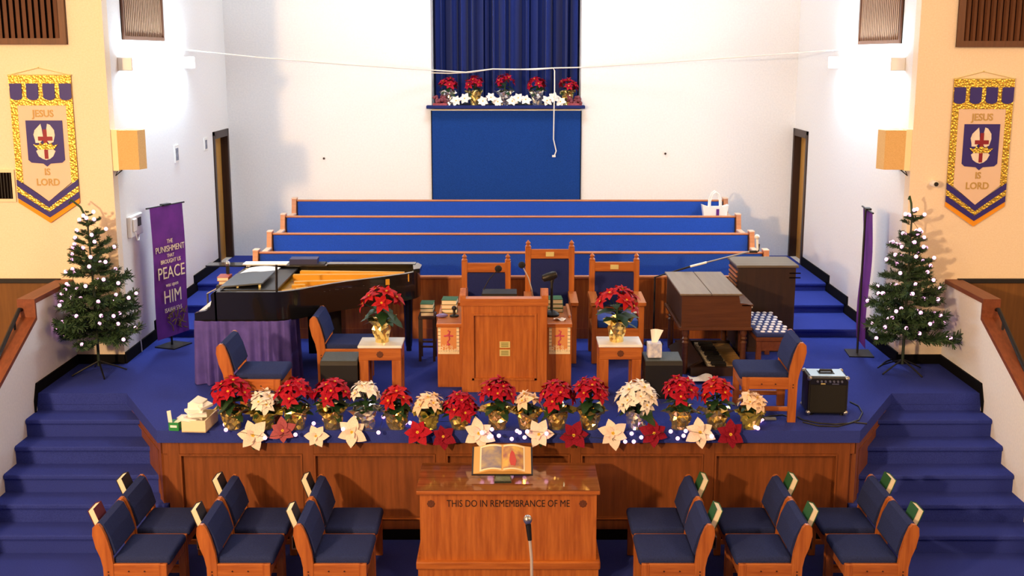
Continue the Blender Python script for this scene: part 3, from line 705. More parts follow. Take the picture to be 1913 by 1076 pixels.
t = thing('small_microphone_base', 'small black microphone clamp in front of hymnals on the pulpit wing', 'microphone', (-.545, 1.66, wt))
MB().lathe([(.045, 0), (.045, .015), (.015, .025), (.012, .07)], 14).ball((0, 0, .085), .026).build('clamp', M_black, t)
for k, (hx, hz, bx_, lab) in enumerate(((P(931, 502, y=1.5), 0, P(896, 552, y=1.45), 'black foam tipped gooseneck microphone leaning over the pulpit from its book rest'), (P(975, 495, y=1.5), 0, P(998, 553, y=1.45), 'black foam tipped gooseneck microphone with silver neck beside the centre chair'))):
    t = thing('gooseneck_microphone', lab, 'microphone', bx_)
    d = hx-bx_
    MB().tube([(0, 0, -.06), d*.2+Vector((0, 0, .0)), d*.55+Vector((.01 if k else -.01, 0, .01)), d*.95], .005 if k == 0 else .0065, 6).build('gooseneck', M_iron if k == 0 else M_steel, t, True)
    MB().ball(d, .036, 12, 8, (1, 1, .95)).build('foam_tip', mat('black_foam', '#17161A', .95), t, True)

# ------------------------------------------------------------------ end tables, monitors
def end_table(x, y, label):
    t = thing('end_table', label, 'table', (x, y, S)); W = .20; D = .165
    bx(-W-.008, W+.008, -D-.008, D+.008, .485, .51, bev=.004).build('marble_top', M_marb, t)
    bx(-W, W, -D, D, .365, .485, bev=.004).build('apron', M_oakx, t)
    for a in (-1, 1):
        for b in (-1, 1): bx(a*(W-.045)-.045, a*(W-.045)+.045, b*(D-.045)-.045, b*(D-.045)+.045, 0, .365, bev=.004).build('leg', M_oak, t)
    rosette(-.0, -D-.003, .425, .035, t, M_carve)
end_table(-1.216, 1.155, 'oak end table with white marble top holding a poinsettia near the piano')
end_table(1.056, 1.19, 'oak end table with white marble top holding a poinsettia near the organ')
def monitor(x, y, label, rz=0):
    t = thing('floor_monitor', label, 'speaker', (x, y, S), rz)
    MB().prism([(-.15, 0), (.17, 0), (.17, .30), (.14, .385), (-.14, .365), (-.16, .33)], 'x', -.175, .175).build('cabinet', M_black, t)
    MB().prism([(-.135, .366), (.135, .384), (.135, .389), (-.135, .371)], 'x', -.168, .168).build('top_panel', mat('grey_monitor_cloth', '#56646E', .8, kind='weave', color2='#47545E', scale=120), t)
    bx(-.182, -.175, -.04, .04, .2, .24).build('side_handle', M_iron, t)
    return t
monitor(-1.60, 1.10, 'black floor monitor speaker with grey top beside the piano side end table')
monitor(1.46, 1.10, 'black floor monitor speaker under the tissue box beside the organ')
p = P(1225, 676, z=1.35)
t = thing('tissue_box', 'floral blue and white tissue box with a tissue on the floor monitor', 'tissue box', (1.38, 1.07, S+.345))
t.location.z = S+.387
bx(-.065, .065, -.065, .065, 0, .135, bev=.003).build('box', mat('floral_carton', '#E4E6F0', .7, kind='plain', color2='#A9B4D8', scale=26), t)
MB().grid(lambda u, v: ((u-.5)*(.05+.07*v)+.02*v, .03*math.sin(u*4)*v, .13+.13*v), 5, 5).build('tissue_sheet', M_paper, t)

# ------------------------------------------------------------------ clergy chairs
def clergy(x, y, W, h, label, gold, arms=True):
    t = thing('clergy_chair', label, 'chair', (x, y, S), 0, 'high backed chairs behind the pulpit'); H = W/2
    for s in (-1, 1):
        MB().box(s*(H-.035)-.032, s*(H-.035)+.032, -.03, .03, 0, h-.03, bev=.004).build('back_post', M_oak, t)
        MB().lathe([(.03, 0), (.034, .012), (.02, .03), (.028, .05), (.0, .085)], 10, (s*(H-.035), 0, h-.03)).build('finial', M_oak, t, True)
        bx(s*(H-.03)-.028, s*(H-.03)+.028, -.56, -.50, 0, .62, bev=.004).build('front_leg', M_oak, t)
        MB().prism([(-.60, .63), (-.60, .665), (-.1, .685), (0, .66), (0, .62), (-.5, .62)], 'x', s*(H-.03)-.042, s*(H-.03)+.042).build('armrest', M_oaky, t)
        bx(s*(H-.03)-.02, s*(H-.03)+.02, -.52, -.02, .28, .37).build('side_rail', M_oaky, t)
    bx(-H+.06, H-.06, -.025, .025, h-.15, h-.05, bev=.004).build('crest_rail', M_oakx, t)
    bx(-H+.06, H-.06, -.035, .025, .50, h-.155, bev=.012, seg=2).build('back_cushion', M_clergy, t, True)
    bx(-H+.06, H-.06, -.02, .02, .3, .5).build('back_board', M_oak, t)
    bx(-H+.06, H-.06, -.55, -.03, .38, .47, bev=.025, seg=2).build('seat_cushion', M_pew, t, True)
    bx(-H+.05, H-.05, -.55, -.51, .28, .38).build('front_rail', M_oakx, t)
    if gold: bx(-.045, .045, -.034, -.025, h-.125, h-.075, bev=.002).build('name_plate', M_brass, t)
    return t
clergy(-.25, 2.8, .54, 1.03, 'high backed navy and oak chair on the piano side of the pulpit', False)
clergy(.44, 2.8, .54, 1.18, 'tallest navy and oak chair with gold plate behind the pulpit', True)
clergy(1.14, 2.8, .55, 1.04, 'high backed navy and oak chair behind the poinsettia on the organ side', True)
for px, py, lab in ((1127, 578, 'folded white note on the seat of the organ side clergy chair, by its armrest'), (1189, 583, 'folded white note on the clergy chair seat beside the poinsettia pot')):
    p = P(px, py, z=S+.475); t = tag(MB().prism([(-.06, -.03), (.04, -.04), (.06, .03), (-.04, .04)], 'z', 0, .006).build('paper_note', M_paper, None, loc=(p.x, min(max(p.y, 2.34), 2.7), S+.471)), lab, 'paper')

# ------------------------------------------------------------------ grand piano (keyboard towards the left wall)
t = thing('grand_piano', 'black grand piano with open top and purple skirt', 'piano', (0, 0, S))
rim = [(-2.87, 1.45), (-2.30, 1.45), (-2.2, 1.475), (-2.06, 1.58), (-1.93, 1.73), (-1.79, 1.88), (-1.64, 2.01), (-1.49, 2.12), (-1.30, 2.26), (-1.10, 2.42), (-1.0, 2.54), (-.96, 2.66), (-.965, 2.80), (-1.0, 2.93), (-2.87, 2.93)]
zb, zt = 1.66-S, 1.95-S
def off(pl, d):
    n = len(pl); cx = sum(p[0] for p in pl)/n; o = []
    for i in range(n):
        a = Vector(pl[i-1]); b = Vector(pl[i]); c = Vector(pl[(i+1) % n])
        d1 = (b-a).normalized(); d2 = (c-b).normalized(); nn = (Vector((-d1.y, d1.x))+Vector((-d2.y, d2.x))).normalized()
        k = max(.5, nn.dot(Vector((-d1.y, d1.x)))); o.append(tuple(b+nn*d/k))
    return o
inr = off(rim, .045)
n = len(rim); V = []; Fc = []
for (pl, z) in ((rim, zb), (rim, zt), (inr, zt), (inr, zt-.12)): V += [(x, y, z) for x, y in pl]
for L_ in range(3):
    for i in range(n): j = (i+1) % n; Fc.append((L_*n+i, L_*n+j, (L_+1)*n+j, (L_+1)*n+i))
Fc.append(tuple(range(n)))
MB().add(V, Fc).build('rim', M_blackw, t, True)
MB().prism(inr, 'z', zb+.05, zt-.085).build('sound_plate', M_plate, t)
# arms and key bed
for y0, y1 in ((1.45, 1.52), (2.86, 2.93)):
    MB().prism([(-3.07, zb), (-2.85, zb), (-2.85, zt), (-2.88, zt), (-2.905, zt-.03), (-2.90, zt-.09), (-2.915, zt-.15), (-2.96, zt-.185), (-3.03, zt-.2), (-3.07, zt-.21)], 'y', y0, y1).build('arm', M_blackw, t)
bx(-3.07, -2.87, 1.52, 2.86, zb, zb+.06).build('key_bed', M_blackw, t)
bx(-2.90, -2.86, 1.52, 2.86, zb+.06, zt-.02).build('fallboard', M_blackw, t)
kw = 1.3/52
me = bx(-.075, .075, -kw*.46, kw*.46, 0, .02, bev=.0).mesh('white_key', mat('ivory', '#EDE8DA', .35)); mk = bx(-.045, .045, -.005, .005, 0, .012).mesh('black_key', M_black)
for i in range(52):
    link('white_key', me, t, (-2.98, 1.55+kw*(i+.5), zb+.06))
    if i % 7 not in (2, 6): link('black_key', mk, t, (-2.95, 1.55+kw*(i+1), zb+.08))
# music desk, folded lid flap, struts, prop
bx(-2.86, -2.30, 1.62, 2.86, zt-.03, zt-.012).build('desk_slide', mat('satin_black', '#26282C', .38), t)
MB().box(-.21, .21, -.36, .33, 0, .014, M=Matrix.Translation((-2.66, 2.06, zt+.012)) @ Euler((0, R(-5), 0)).to_matrix().to_4x4()).build('music_desk', mat('satin_grey', '#4A5058', .35), t)
MB().box(-2.72, -2.70, 1.75, 1.78, zt-.012, zt+.02).box(-2.5, -2.48, 1.75, 1.78, zt-.012, zt+.02).build('desk_hinge', M_brass, t)
for (a, b, y0, y1, z, hh) in ((-2.24, -1.12, 2.66, 2.58, .05, .04), (-2.28, -1.06, 2.44, 2.48, .05, .05), (-2.22, -1.25, 2.16, 2.3, .03, .04)):
    d = Vector((b-a, y1-y0, 0)); nrm = Vector((-d.y, d.x, 0)).normalized()*.035; A = Vector((a, y0, 0)); B = Vector((b, y1, 0))
    MB().prism([tuple((A-nrm)[:2]), tuple((B-nrm*.7)[:2]), tuple((B+nrm*.7)[:2]), tuple((A+nrm)[:2])], 'z', zt-.09, zt-.06+z).build('plate_strut', M_plate, t)
me = bx(-.07, .07, -.03, .03, 0, .05, bev=.006).mesh('bearing_block', M_plate)
for (x, y, rz) in ((-2.2, 1.75, .5), (-2.08, 1.86, .6), (-2.15, 2.02, .2), (-1.9, 1.95, .7)): link('bearing_block', me, t, (x, y, zt-.085), (0, 0, rz))
g = MB()
for i in range(34):
    y = 1.7+i*.034; x1 = -1.05 if y > 2.45 else -2.05+(y-1.62)*1.15
    g.add([(-2.28, y, zt-.06), (x1, y+.02*(i % 3), zt-.065), (x1, y+.004+.02*(i % 3), zt-.065), (-2.28, y+.004, zt-.06)], [(0, 1, 2, 3)])
o = g.build('strings', M_steel, t, recalc=False); o['kind'] = 'stuff'
MB().box(-3.3, -1.98, 2.80, 3.0, zt+.005, zt+.022, bev=.004).build('lid_flap', M_blackw, t)
MB().box(-1.98, -1.02, 2.84, 2.98, zt+.0, zt+.03, bev=.004).build('lid_edge', M_blackw, t)
MB().prism([(-1.02, 2.55), (-.955, 2.6), (-.95, 2.82), (-1.0, 2.95), (-1.06, 2.95)], 'z', zt-.02, zt+.025).build('tail_cap', M_blackw, t)
MB().tube([(-2.27, 1.50, zt-.02), (-2.265, 1.51, zt+.26)], .012, 8).build('prop_stick', M_blackw, t)
for x, y in ((-1.105, 2.80), (-2.75, 1.62), (-2.75, 2.78)):
    MB().lathe([(.035, .05), (.04, .1), (.055, zb-.05), (.065, zb)], 10, (x, y, 0)).lathe([(.03, 0), (.03, .05)], 10, (x, y, 0)).build('leg', M_blackw, t, True)
bx(-2.1, -1.75, 2.2, 2.5, .12, zb).build('pedal_lyre', M_blackw, t)
# skirt: pleated cloth pinned round the near corner
path = [(-3.06, 2.2), (-3.07, 1.7), (-3.06, 1.47), (-2.98, 1.435), (-2.6, 1.435), (-2.3, 1.435), (-2.2, 1.46), (-2.15, 1.54), (-2.12, 1.75)]
cum = [0]
for a, b in zip(path, path[1:]): cum.append(cum[-1]+(Vector(b)-Vector(a)).length)
def along(sv):
    for i in range(len(path)-1):
        if sv <= cum[i+1] or i == len(path)-2:
            u = (sv-cum[i])/(cum[i+1]-cum[i]); a = Vector(path[i]); b = Vector(path[i+1]); d = (b-a).normalized(); return a.lerp(b, u), Vector((d.y, -d.x))
def skf(u, v):
    p, nn = along(u*cum[-1]); k = .006+.03*(1-v); p = p+nn*(.02+k*math.sin(u*cum[-1]*62+1.2*math.sin(u*25))); return (p.x, p.y, .008+v*(zb-.0))
sk = MB().grid(skf, 260, 5).build('skirt', M_skirt, t, True)
# things lying on the piano
o = tag(MB().grid(lambda u, v: (-2.84+u*.34+.04*v, 2.43+v*.26, S+zt+.004+.02*math.sin(u*3.0)+.012*v), 8, 4).build('sheet_music', M_paper, None), 'white sheet of music lying on the piano desk', 'sheet music')
for i, (x, y, z, rz) in enumerate(((-2.98, 2.36, S+zb+.085+.12, .15), (-2.985, 2.35, S+zb+.125+.12, .05))):
    o = thing('hymnal', '%s maroon hymnal at the keyboard end of the piano' % ('lower', 'upper')[i], 'book', (x, y, z), rz, 'hymnals on the piano')
    bx(-.055, .055, -.1, .1, .004, .036).build('pages', M_page, o); MB().box(-.06, .06, -.105, .105, 0, .004).box(-.06, .06, -.105, .105, .036, .04).box(.055, .06, -.105, .105, .004, .036).build('cover', mat('salmon_cloth', '#A5452F', .6), o)
q = thing('music_rest', 'low black shelf over the keys carrying hymnals', 'shelf', (-2.985, 2.36, S+zb+.06)); MB().box(-.06, .06, -.14, .14, .128, .143).box(-.06, .06, -.14, -.125, .02, .128).box(-.06, .06, .125, .14, .02, .128).build('shelf_board', M_black, q)
o = thing('binder', 'thick dark blue binder on the piano lid flap', 'binder', (-2.22, 2.90, S+zt+.022), R(2))
MB().box(-.17, .13, -.09, .09, 0, .006).box(-.17, .13, -.09, .09, .05, .056).box(-.17, .13, -.09, -.085, .006, .05).box(.125, .13, -.085, .09, .006, .05).build('cover', mat('navy_binder', '#20265A', .5), o); bx(-.165, .12, -.085, .085, .006, .05).build('pages', M_page, o)
tag(bx(-.24, .24, -.09, .09, 0, .012).build('music_folder', M_paper, None, loc=(-2.66, 2.90, S+zt+.022)), 'flat pale music folder on the piano lid flap', 'folder')
tag(bx(-.19, .19, -.09, .09, 0, .01).build('folder', M_bookblk, None, loc=(-2.2, 2.90, S+zt+.022)), 'flat black folder under the dark blue binder', 'folder')
for ch_ in o.children: ch_.location.z += .010
# microphone stand beyond the keyboard
p = P(425, 493, y=2.45)
t = thing('microphone_stand', 'silver headed microphone on a stand at the piano keyboard', 'microphone', (p.x-.14, 2.45, S))
t.location.x = -3.20
h = P(425, 493, y=2.45).z-S; dx = P(425, 493, y=2.45).x+3.20
MB().lathe([(.11, 0), (.11, .015), (.02, .03)], 16).build('base', M_iron, t)
MB().tube([(0, 0, .02), (0, 0, h-.32)], .011).build('pole', M_steel, t)
MB().tube([(0, 0, h-.32), (dx, 0, h-.20), (dx, 0, h-.16)], .009).build('arm', M_steel, t)
MB().tube([(dx, 0, h-.18), (dx, 0, h-.02)], .016, 10, r2=.02).build('handle', M_black, t)
MB().ball((dx, 0, h+.005), .03, 12, 8).build('grille_head', M_steel, t, True)

# ------------------------------------------------------------------ organ, bench, speaker cabinet
t = thing('organ', 'walnut electric organ with closed lid, turned legs and pedal board', 'organ', (1.74, 1.8, S))
zt = 1.867-S; zb = 1.487-S; L = 1.18
MB().prism([(0, zb+.03), (.70, zb+.03), (.70, zt-.13), (.66, zt-.11), (.585, zt-.10), (.57, zt-.02), (0, zt-.02)], 'y', 0, .035).build('end_panel', M_organ, t)
MB().prism([(0, zb+.03), (.70, zb+.03), (.70, zt-.13), (.66, zt-.11), (.585, zt-.10), (.57, zt-.02), (0, zt-.02)], 'y', L-.035, L).build('end_panel', M_organ, t)
bx(0, .55, .035, L-.035, zb+.05, zt-.03).build('case', M_leslie, t)
bx(.55, .70, .035, L-.035, zb+.05, zt-.17).build('key_desk', M_leslie, t)
bx(.60, .72, .0, L, zt-.135, zt-.115, bev=.004).build('front_ledge', M_organ, t)
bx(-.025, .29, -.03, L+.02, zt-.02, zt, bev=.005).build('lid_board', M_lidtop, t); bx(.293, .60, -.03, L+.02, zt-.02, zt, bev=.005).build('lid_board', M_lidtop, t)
bx(-.02, .715, -.015, L+.01, zb, zb+.03, bev=.004).build('base_rail', M_organ, t)
for x, y in ((.05, .05), (.64, .05), (.05, L-.05), (.64, L-.05)):
    MB().lathe([(.025, .0), (.032, .03), (.03, .3), (.038, .33), (.026, .35), (.038, .37), (.026, .39), (.036, .42), (.036, zb)], 10, (x, y, 0)).build('leg', M_organ, t, True)
me = bx(-.11, .11, -.0105, .0105, 0, .02).mesh('manual_key', MATS['ivory'])
for i in range(40): link('manual_key', me, t, (.62, .1+.0245*i, zt-.17))
# pedal board
bx(.10, .70, -.05, .0, .0, .09).build('pedal_front', M_leslie, t); bx(.10, .70, L-.1, L-.05, 0, .09).build('pedal_front', M_leslie, t)
bx(.10, .70, 0, L-.1, .0, .03).build('pedal_floor', M_leslie, t)
MB().prism([(.02, .03), (.05, .03), (.24, .13), (.22, .15)], 'y', .05, L-.1).build('kick_panel', M_leslie, t)
mw = bx(0, .33, -.022, .022, 0, .035, bev=.004).mesh('pedal', mat('pale_pedal_wood', '#A58048', .5)); mk = bx(0, .15, -.014, .014, 0, .07, bev=.006).mesh('sharp_pedal', M_black); mc = bx(0, .06, -.016, .016, 0, .04).mesh('pedal_tip', M_page)
for i in range(18):
    link('pedal', mw, t, (.36, .04+.059*i, .03)); link('pedal_tip', mc, t, (.30, .04+.059*i, .04))
    if i % 7 not in (2, 6) and i < 17: link('sharp_pedal', mk, t, (.33, .07+.059*i, .04))
t = thing('organ_bench', 'walnut organ bench with blue and white checked cushion', 'bench', (2.475, 1.68, S))
W, Lb = .36, 1.0
bx(0, W, 0, Lb, .38, .42, bev=.004).build('seat_board', M_walnut, t)
MB().box(.02, W-.02, .02, .05, .28, .38).box(.02, W-.02, Lb-.05, Lb-.02, .28, .38).build('apron', M_walnut, t)
for x in (.035, W-.035):
    for y in (.04, Lb-.04): bx(x-.025, x+.025, y-.025, y+.025, 0, .38, bev=.003).build('leg', M_walnut, t)
cushion = bx(.0, W, .0, Lb, .42, .465, bev=.015, seg=2).build('cushion', mat('navy_cushion', '#1E2C66', .85), t)
me = MB().ball((0, 0, 0), .025, 8, 5, (1, 1.25, .5)).mesh('white_check', mat('white_check_cloth', '#E8EAF4', .85), True)
for i in range(5):
    for j in range(9): link('white_check', me, cushion, (.045+.068*i+(.0 if j % 2 else .03), .06+.11*j, .465))
t = thing('speaker_cabinet', 'dark walnut organ speaker cabinet with louvred sides', 'cabinet', (2.465, 2.74, S))
W, D, H = .655, .55, .966
bx(.015, W-.015, .01, D-.01, .0, H-.03, bev=.004).build('body', M_leslie, t)
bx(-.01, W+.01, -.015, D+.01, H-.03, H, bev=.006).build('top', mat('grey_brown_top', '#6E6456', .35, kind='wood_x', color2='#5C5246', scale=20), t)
me = bx(-.012, .006, -.22, .22, 0, .018).mesh('louvre', M_pewcap)
for zz in (.62, .67, .72, .77, .82, .87): link('louvre', me, t, (.012, D/2, zz))
me = bx(-.03, .03, -.01, 0, 0, .012).mesh('slot', M_void)
for x, z in ((.60, .87), (.66, .87), (.60, .82), (.66, .82)): link('slot', me, t, (x, .012, z))
bx(.0, W, .0, D, .0, .05, bev=.003).build('plinth', M_leslie, t)
# boom microphone over the organ
a = P(1298, 508, y=2.75); b = P(1400, 470, y=3.0); c = P(1412, 456, y=3.02)
t = thing('boom_microphone', 'white headed microphone on a long boom above the organ', 'microphone', (1.62, 3.08, S))
A = a-Vector(t.location); B = b-Vector(t.location); Cc = c-Vector(t.location)
MB().lathe([(.11, 0), (.11, .015), (.02, .03)], 16).build('base', M_iron, t)
MB().tube([(0, 0, .02), (0, 0, A.z-.12), (A.x, 0, A.z+.0)], .011).build('pole', M_iron, t)
MB().tube([(A.x, 0, A.z), B], .009).build('boom', M_steel, t)
MB().tube([(A.x, 0, A.z), Vector((A.x, 0, A.z)).lerp(B, .28)], .013).build('counterweight', M_paper, t)
MB().tube([B, B+Vector((.09, 0, .0))], .014).tube([B+Vector((.09, 0, 0)), Cc+Vector((.03, 0, 0))], .016).build('handle', M_black, t)
MB().tube([B+Vector((.09, 0, .01)), Cc+Vector((.012, 0, .06))], .014).ball(Cc+Vector((.01, 0, .08)), .03).build('grille_head', M_white, t, True)

# ------------------------------------------------------------------ amplifier and cables
t = thing('guitar_amplifier', 'black guitar amplifier with silver top panel and corners', 'amplifier', (2.87, .42, S), R(-3))
W, D, H = .178, .29, .36
bx(-W, W, 0, D, .02, H, bev=.012, seg=2).build('cabinet', M_black, t)
bx(-W+.02, W-.02, -.006, 0, .04, H-.07).build('speaker_cloth', mat('black_grille_cloth', '#101010', .9, kind='weave', color2='#1C1C1A', scale=150), t)
bx(-W+.015, W-.015, -.008, .0, H-.065, H-.012).build('control_strip', mat('control_black', '#1A1A20', .3), t)
bx(-W+.02, W-.02, .02, D-.02, H, H+.008, bev=.003).build('top_panel', mat('silver_panel', '#B8CBD6', .3, metal=.6), t)
MB().tube([(-.06, D/2, H+.005), (-.05, D/2, H+.03), (.05, D/2, H+.03), (.06, D/2, H+.005)], .011).build('carry_handle', M_black, t)
bx(-.07, .07, D/2-.05, D/2+.05, H+.008, H+.012).build('handle_plate', M_iron, t)
me = MB().ball((0, 0, 0), .024, 10, 6).mesh('corner_guard', M_steel, True)
for x in (-W+.012, W-.012):
    for y in (.012, D-.012):
        for z in (.03, H-.012): link('corner_guard', me, t, (x, y, z))
me = MB().lathe([(.011, 0), (.009, .015)], 10, M=Matrix.Rotation(PI/2, 4, 'X')).mesh('control_knob', M_steel)
for x in (-.1, -.065, -.03, .01, .045, .08, .115): link('control_knob', me, t, (x, -.008, H-.035))
bx(-.07, -.03, -.011, -.008, H-.062, H-.052).build('badge', M_brass, t); bx(.03, .09, -.011, -.008, H-.062, H-.054).build('badge', M_steel, t)
for x in (-W+.04, W-.04):
    for y in (.04, D-.04): MB().lathe([(.018, 0), (.018, .022)], 8, (x, y, 0)).build('foot', M_iron, t)
def cable(pts, label, r=.007, m=M_iron):
    tag(MB().tube([(p.x, p.y, S+r) for p in pts], r, 6).build('floor_cable', m, None, True), label, 'cable')
cable([P(x, y, z=S) for x, y in ((1588, 752), (1604, 760), (1611, 772), (1604, 786), (1585, 792), (1560, 794), (1530, 792), (1500, 786), (1490, 780))], 'black cable looped on the carpet in front of the amplifier')
cable([P(x, y, z=S) for x, y in ((1620, 793), (1595, 790), (1565, 798), (1530, 797), (1500, 790))], 'black cable trailing from the amplifier to the stage edge')
cable([P(x, y, z=S) for x, y in ((1420, 783), (1440, 778), (1462, 776), (1480, 782))], 'thin cable between the end pot and the stage chair', .006)
cable([P(x, y, z=S) for x, y in ((1640, 688), (1655, 676), (1680, 668), (1700, 676))], 'black power cord curling beside the organ side tree')
tag(bx(-.07, .07, -.02, .02, 0, .02, bev=.004).build('power_strip', mat('grey_plastic', '#9AA3A0', .5), None, loc=(P(1435, 784, z=S).x, P(1435, 784, z=S).y, S)), 'small grey power strip on the carpet past the last pot', 'power strip')
# tissue boxes on the stage edge
p0 = P(310, 806, z=S)
t = thing('tissue_packet', 'small green and white open carton on the stage corner', 'carton', (p0.x+.07, p0.y+.06, S), R(-8))
bx(-.045, .045, -.045, .045, 0, .075).build('carton', mat('green_carton', '#1E8A4A', .6), t); bx(-.03, .03, -.047, -.045, .03, .05).build('label', M_paper, t)
MB().prism([(-.045, 0), (-.055, .1), (-.02, .11), (-.01, .0)], 'y', -.045, -.04, M=Matrix.Translation((0, 0, .075))).prism([(0, 0), (.09, .07), (.1, .03), (.04, 0)], 'y', -.04, -.035, M=Matrix.Translation((0, 0, .075))).build('flap', M_white, t)
bx(-.04, .09, .0, .1, .0, .09, M=Matrix.Translation((.03, .05, 0))).build('white_carton', M_white, t)
p0 = P(362, 808, z=S)
t = thing('wooden_tray', 'cream wooden tray box on the stage edge full of folded papers', 'tray', (p0.x, p0.y, S), R(-4))
W = .105
MB().box(-W, W, 0, .012, 0, .105).box(-W, W, .33, .342, 0, .105).box(-W, -W+.012, .012, .33, 0, .105).box(W-.012, W, .012, .33, 0, .105).box(-W, W, 0, .342, 0, .01).build('box', M_cream, t)
for i, (a, z, yy) in enumerate(((-.05, .10, .05), (.02, .11, .1), (-.03, .13, .15), (.04, .14, .2), (-.01, .17, .22))):
    o = thing('folded_paper', '%s of the white papers piled in the wooden tray' % ('lowest', 'second from the bottom', 'third from the bottom', 'second from the top', 'topmost')[i], 'paper', (p0.x+a, p0.y+yy, S+.085+.028*i), .3*i, 'papers in the wooden tray')
    MB().box(-.07, .07, -.05, .05, 0, .026, bev=.003, M=Euler((R(6*i-10), R(8-5*i), 0)).to_matrix().to_4x4()).build('sheet', M_paper, o)
o = tag(MB().grid(lambda u, v: (p0.x-.08+u*.13, p0.y+.1+.05*v, S+.08+v*.14+.01*math.sin(u*6)), 6, 3).build('tissue_sheet', M_paper, None), 'large white tissue standing up from the wooden tray', 'tissue')
p0 = P(1310, 712, z=S)
t = tag(MB().grid(lambda u, v: (p0.x+(u-.5)*.24, p0.y+(v-.5)*.22, S+.03+.022*math.sin(u*6)*math.sin(v*5)), 8, 6).build('paper_napkin', M_paper, None), 'white napkin lying on the carpet behind the scarlet poinsettia', 'napkin')

# ------------------------------------------------------------------ purple scripture banners on stands
def scripture(x0, y0, x1, y1, zt, label, lines, bend):
    a = Vector((x0, y0)); b = Vector((x1, y1)); d = (b-a); W = d.length; d.normalize()
    ang = math.atan2(d.y, d.x); m = (a+b)/2
    t = thing('scripture_banner', label, 'banner', (m.x, m.y, S), ang)
    H = zt
    MB().box(-.16, .16, -.13, .13, 0, .012).build('foot_plate', M_iron, t)
    MB().tube([(0, .02, .01), (0, .02, H)], .012).build('pole', M_iron, t)
    MB().tube([(-W/2, .0, H), (W/2, .0, H)], .009).tube([(0, .02, H), (0, 0, H)], .012).build('cross_bar', M_iron, t)
    MB().grid(lambda u, v: ((u-.5)*W*.86, -.012+bend*math.sin(u*PI)*(1-v)*.0+.012*math.sin(v*7)*bend, .12+v*(H-.12)), 4, 14).build('cloth', M_ppl, t, True)
    bx(-.06, .06, -.03, .03, H, H+.02).build('top_clip', M_iron, t)
    z = H-.36
    for body, sz in lines:
        z -= sz*.5
        text(body, M_cream, t, sz, at(.0, -.03, z), .001, sx=.86); z -= sz*.52
    # dried floral print at the foot of the cloth
    g = MB(); rr = random.Random(3)
    for i in range(26):
        x = rr.uniform(-.12, .2); z = .12+rr.uniform(.05, .26); aa = rr.uniform(-.8, 2.2)
        g.tube([(x, -.03, z), (x+.07*math.cos(aa), -.03, z+.07*math.sin(aa))], .007, 5)
    g.build('thorn_print', mat('dried_thorn', '#6E5636', .8), t)
    return t
L1 = [('THE', .065), ('PUNISHMENT', .095), ('THAT', .055), ('BROUGHT US', .065), ('PEACE', .19), ('was upon', .065), ('HIM', .21), ('ISAIAH 53:5', .07)]
scripture(-3.88, 2.72, -3.64, 3.32, 1.58, 'purple The Punishment That Brought Us Peace banner on a stand near the piano', L1, .6)
scripture(3.78, 2.36, 3.84, 2.95, 1.58, 'purple banner on a stand seen nearly edge on behind the organ side tree', [('HE', .06), ('WAS BRUISED', .085), ('FOR', .05), ('OUR', .06), ('INIQUITIES', .10)], 1.2)

# ------------------------------------------------------------------ poinsettias
def bract_mesh(name, m, L=1., W=.56, droop=.18, fold=.1, lobes=False):
    n = 5; V = []; Fc = []
    for i in range(n+1):
        u = i/n; w_ = W*math.sin(PI*min(1, .12+.88*u)**.85)*.5 if i < n else 0
        if lobes: w_ *= (1+.18*math.sin(u*18))
        z = .22*u-droop*u*u*1.6
        V += [(u*L, -w_, z+fold*w_), (u*L, 0, z), (u*L, w_, z+fold*w_)]
    for i in range(n):
        a = i*3; Fc += [(a, a+3, a+4, a+1), (a+1, a+4, a+5, a+2)]
    return MB().add(V, Fc).mesh(name, m, True, recalc=False)
kinds = {'red': M_red, 'scarlet': M_orange, 'white': M_wht, 'cream': M_crm, 'crimson': M_crim, 'rose': M_pinkr, 'ivory': M_fabw}
BR = {k: (bract_mesh('bract', m), bract_mesh('bract', m, .8, .46, .05, .15)) for k, m in kinds.items()}
SILK = {k: bract_mesh('bract', kinds[k], 1., .72, .10, .12) for k in ('ivory', 'crimson', 'rose', 'red', 'white')}
LEAF = bract_mesh('leaf', M_leaf, 1., .62, .25, .06, True)
BUD = MB()
for k in range(5): BUD.ball((.07*math.cos(k*1.26), .07*math.sin(k*1.26), .06), .06, 6, 4)
BUD = BUD.mesh('flower_head', M_yel, True)
def flower(parent, kind, loc, tilt_to, size, rng, n1=6, n2=5, name='flower_head', silk_=False):
    z = Vector(tilt_to).normalized(); q = z.to_track_quat('Z', 'Y'); h = link(name, BUD, parent, loc, None, size)
    h.rotation_euler = (q.to_matrix() @ Matrix.Rotation(rng.uniform(0, 6.28), 3, 'Z')).to_euler()
    ph = rng.uniform(0, 6.28)
    for k in range(n1):
        link('bract', SILK[kind] if silk_ else BR[kind][0], h, (0, 0, 0), Euler((rng.uniform(-.25, .25), rng.uniform(-.12, .22), ph+k*2*PI/n1+rng.uniform(-.15, .15)), 'XYZ'), rng.uniform(.88, 1.12))
    for k in range(n2):
        link('bract', BR[kind][1], h, (0, 0, .03), Euler((rng.uniform(-.2, .2), rng.uniform(-.45, -.15), ph+.5+k*2*PI/n2), 'XYZ'), rng.uniform(.6, .78))
    return h
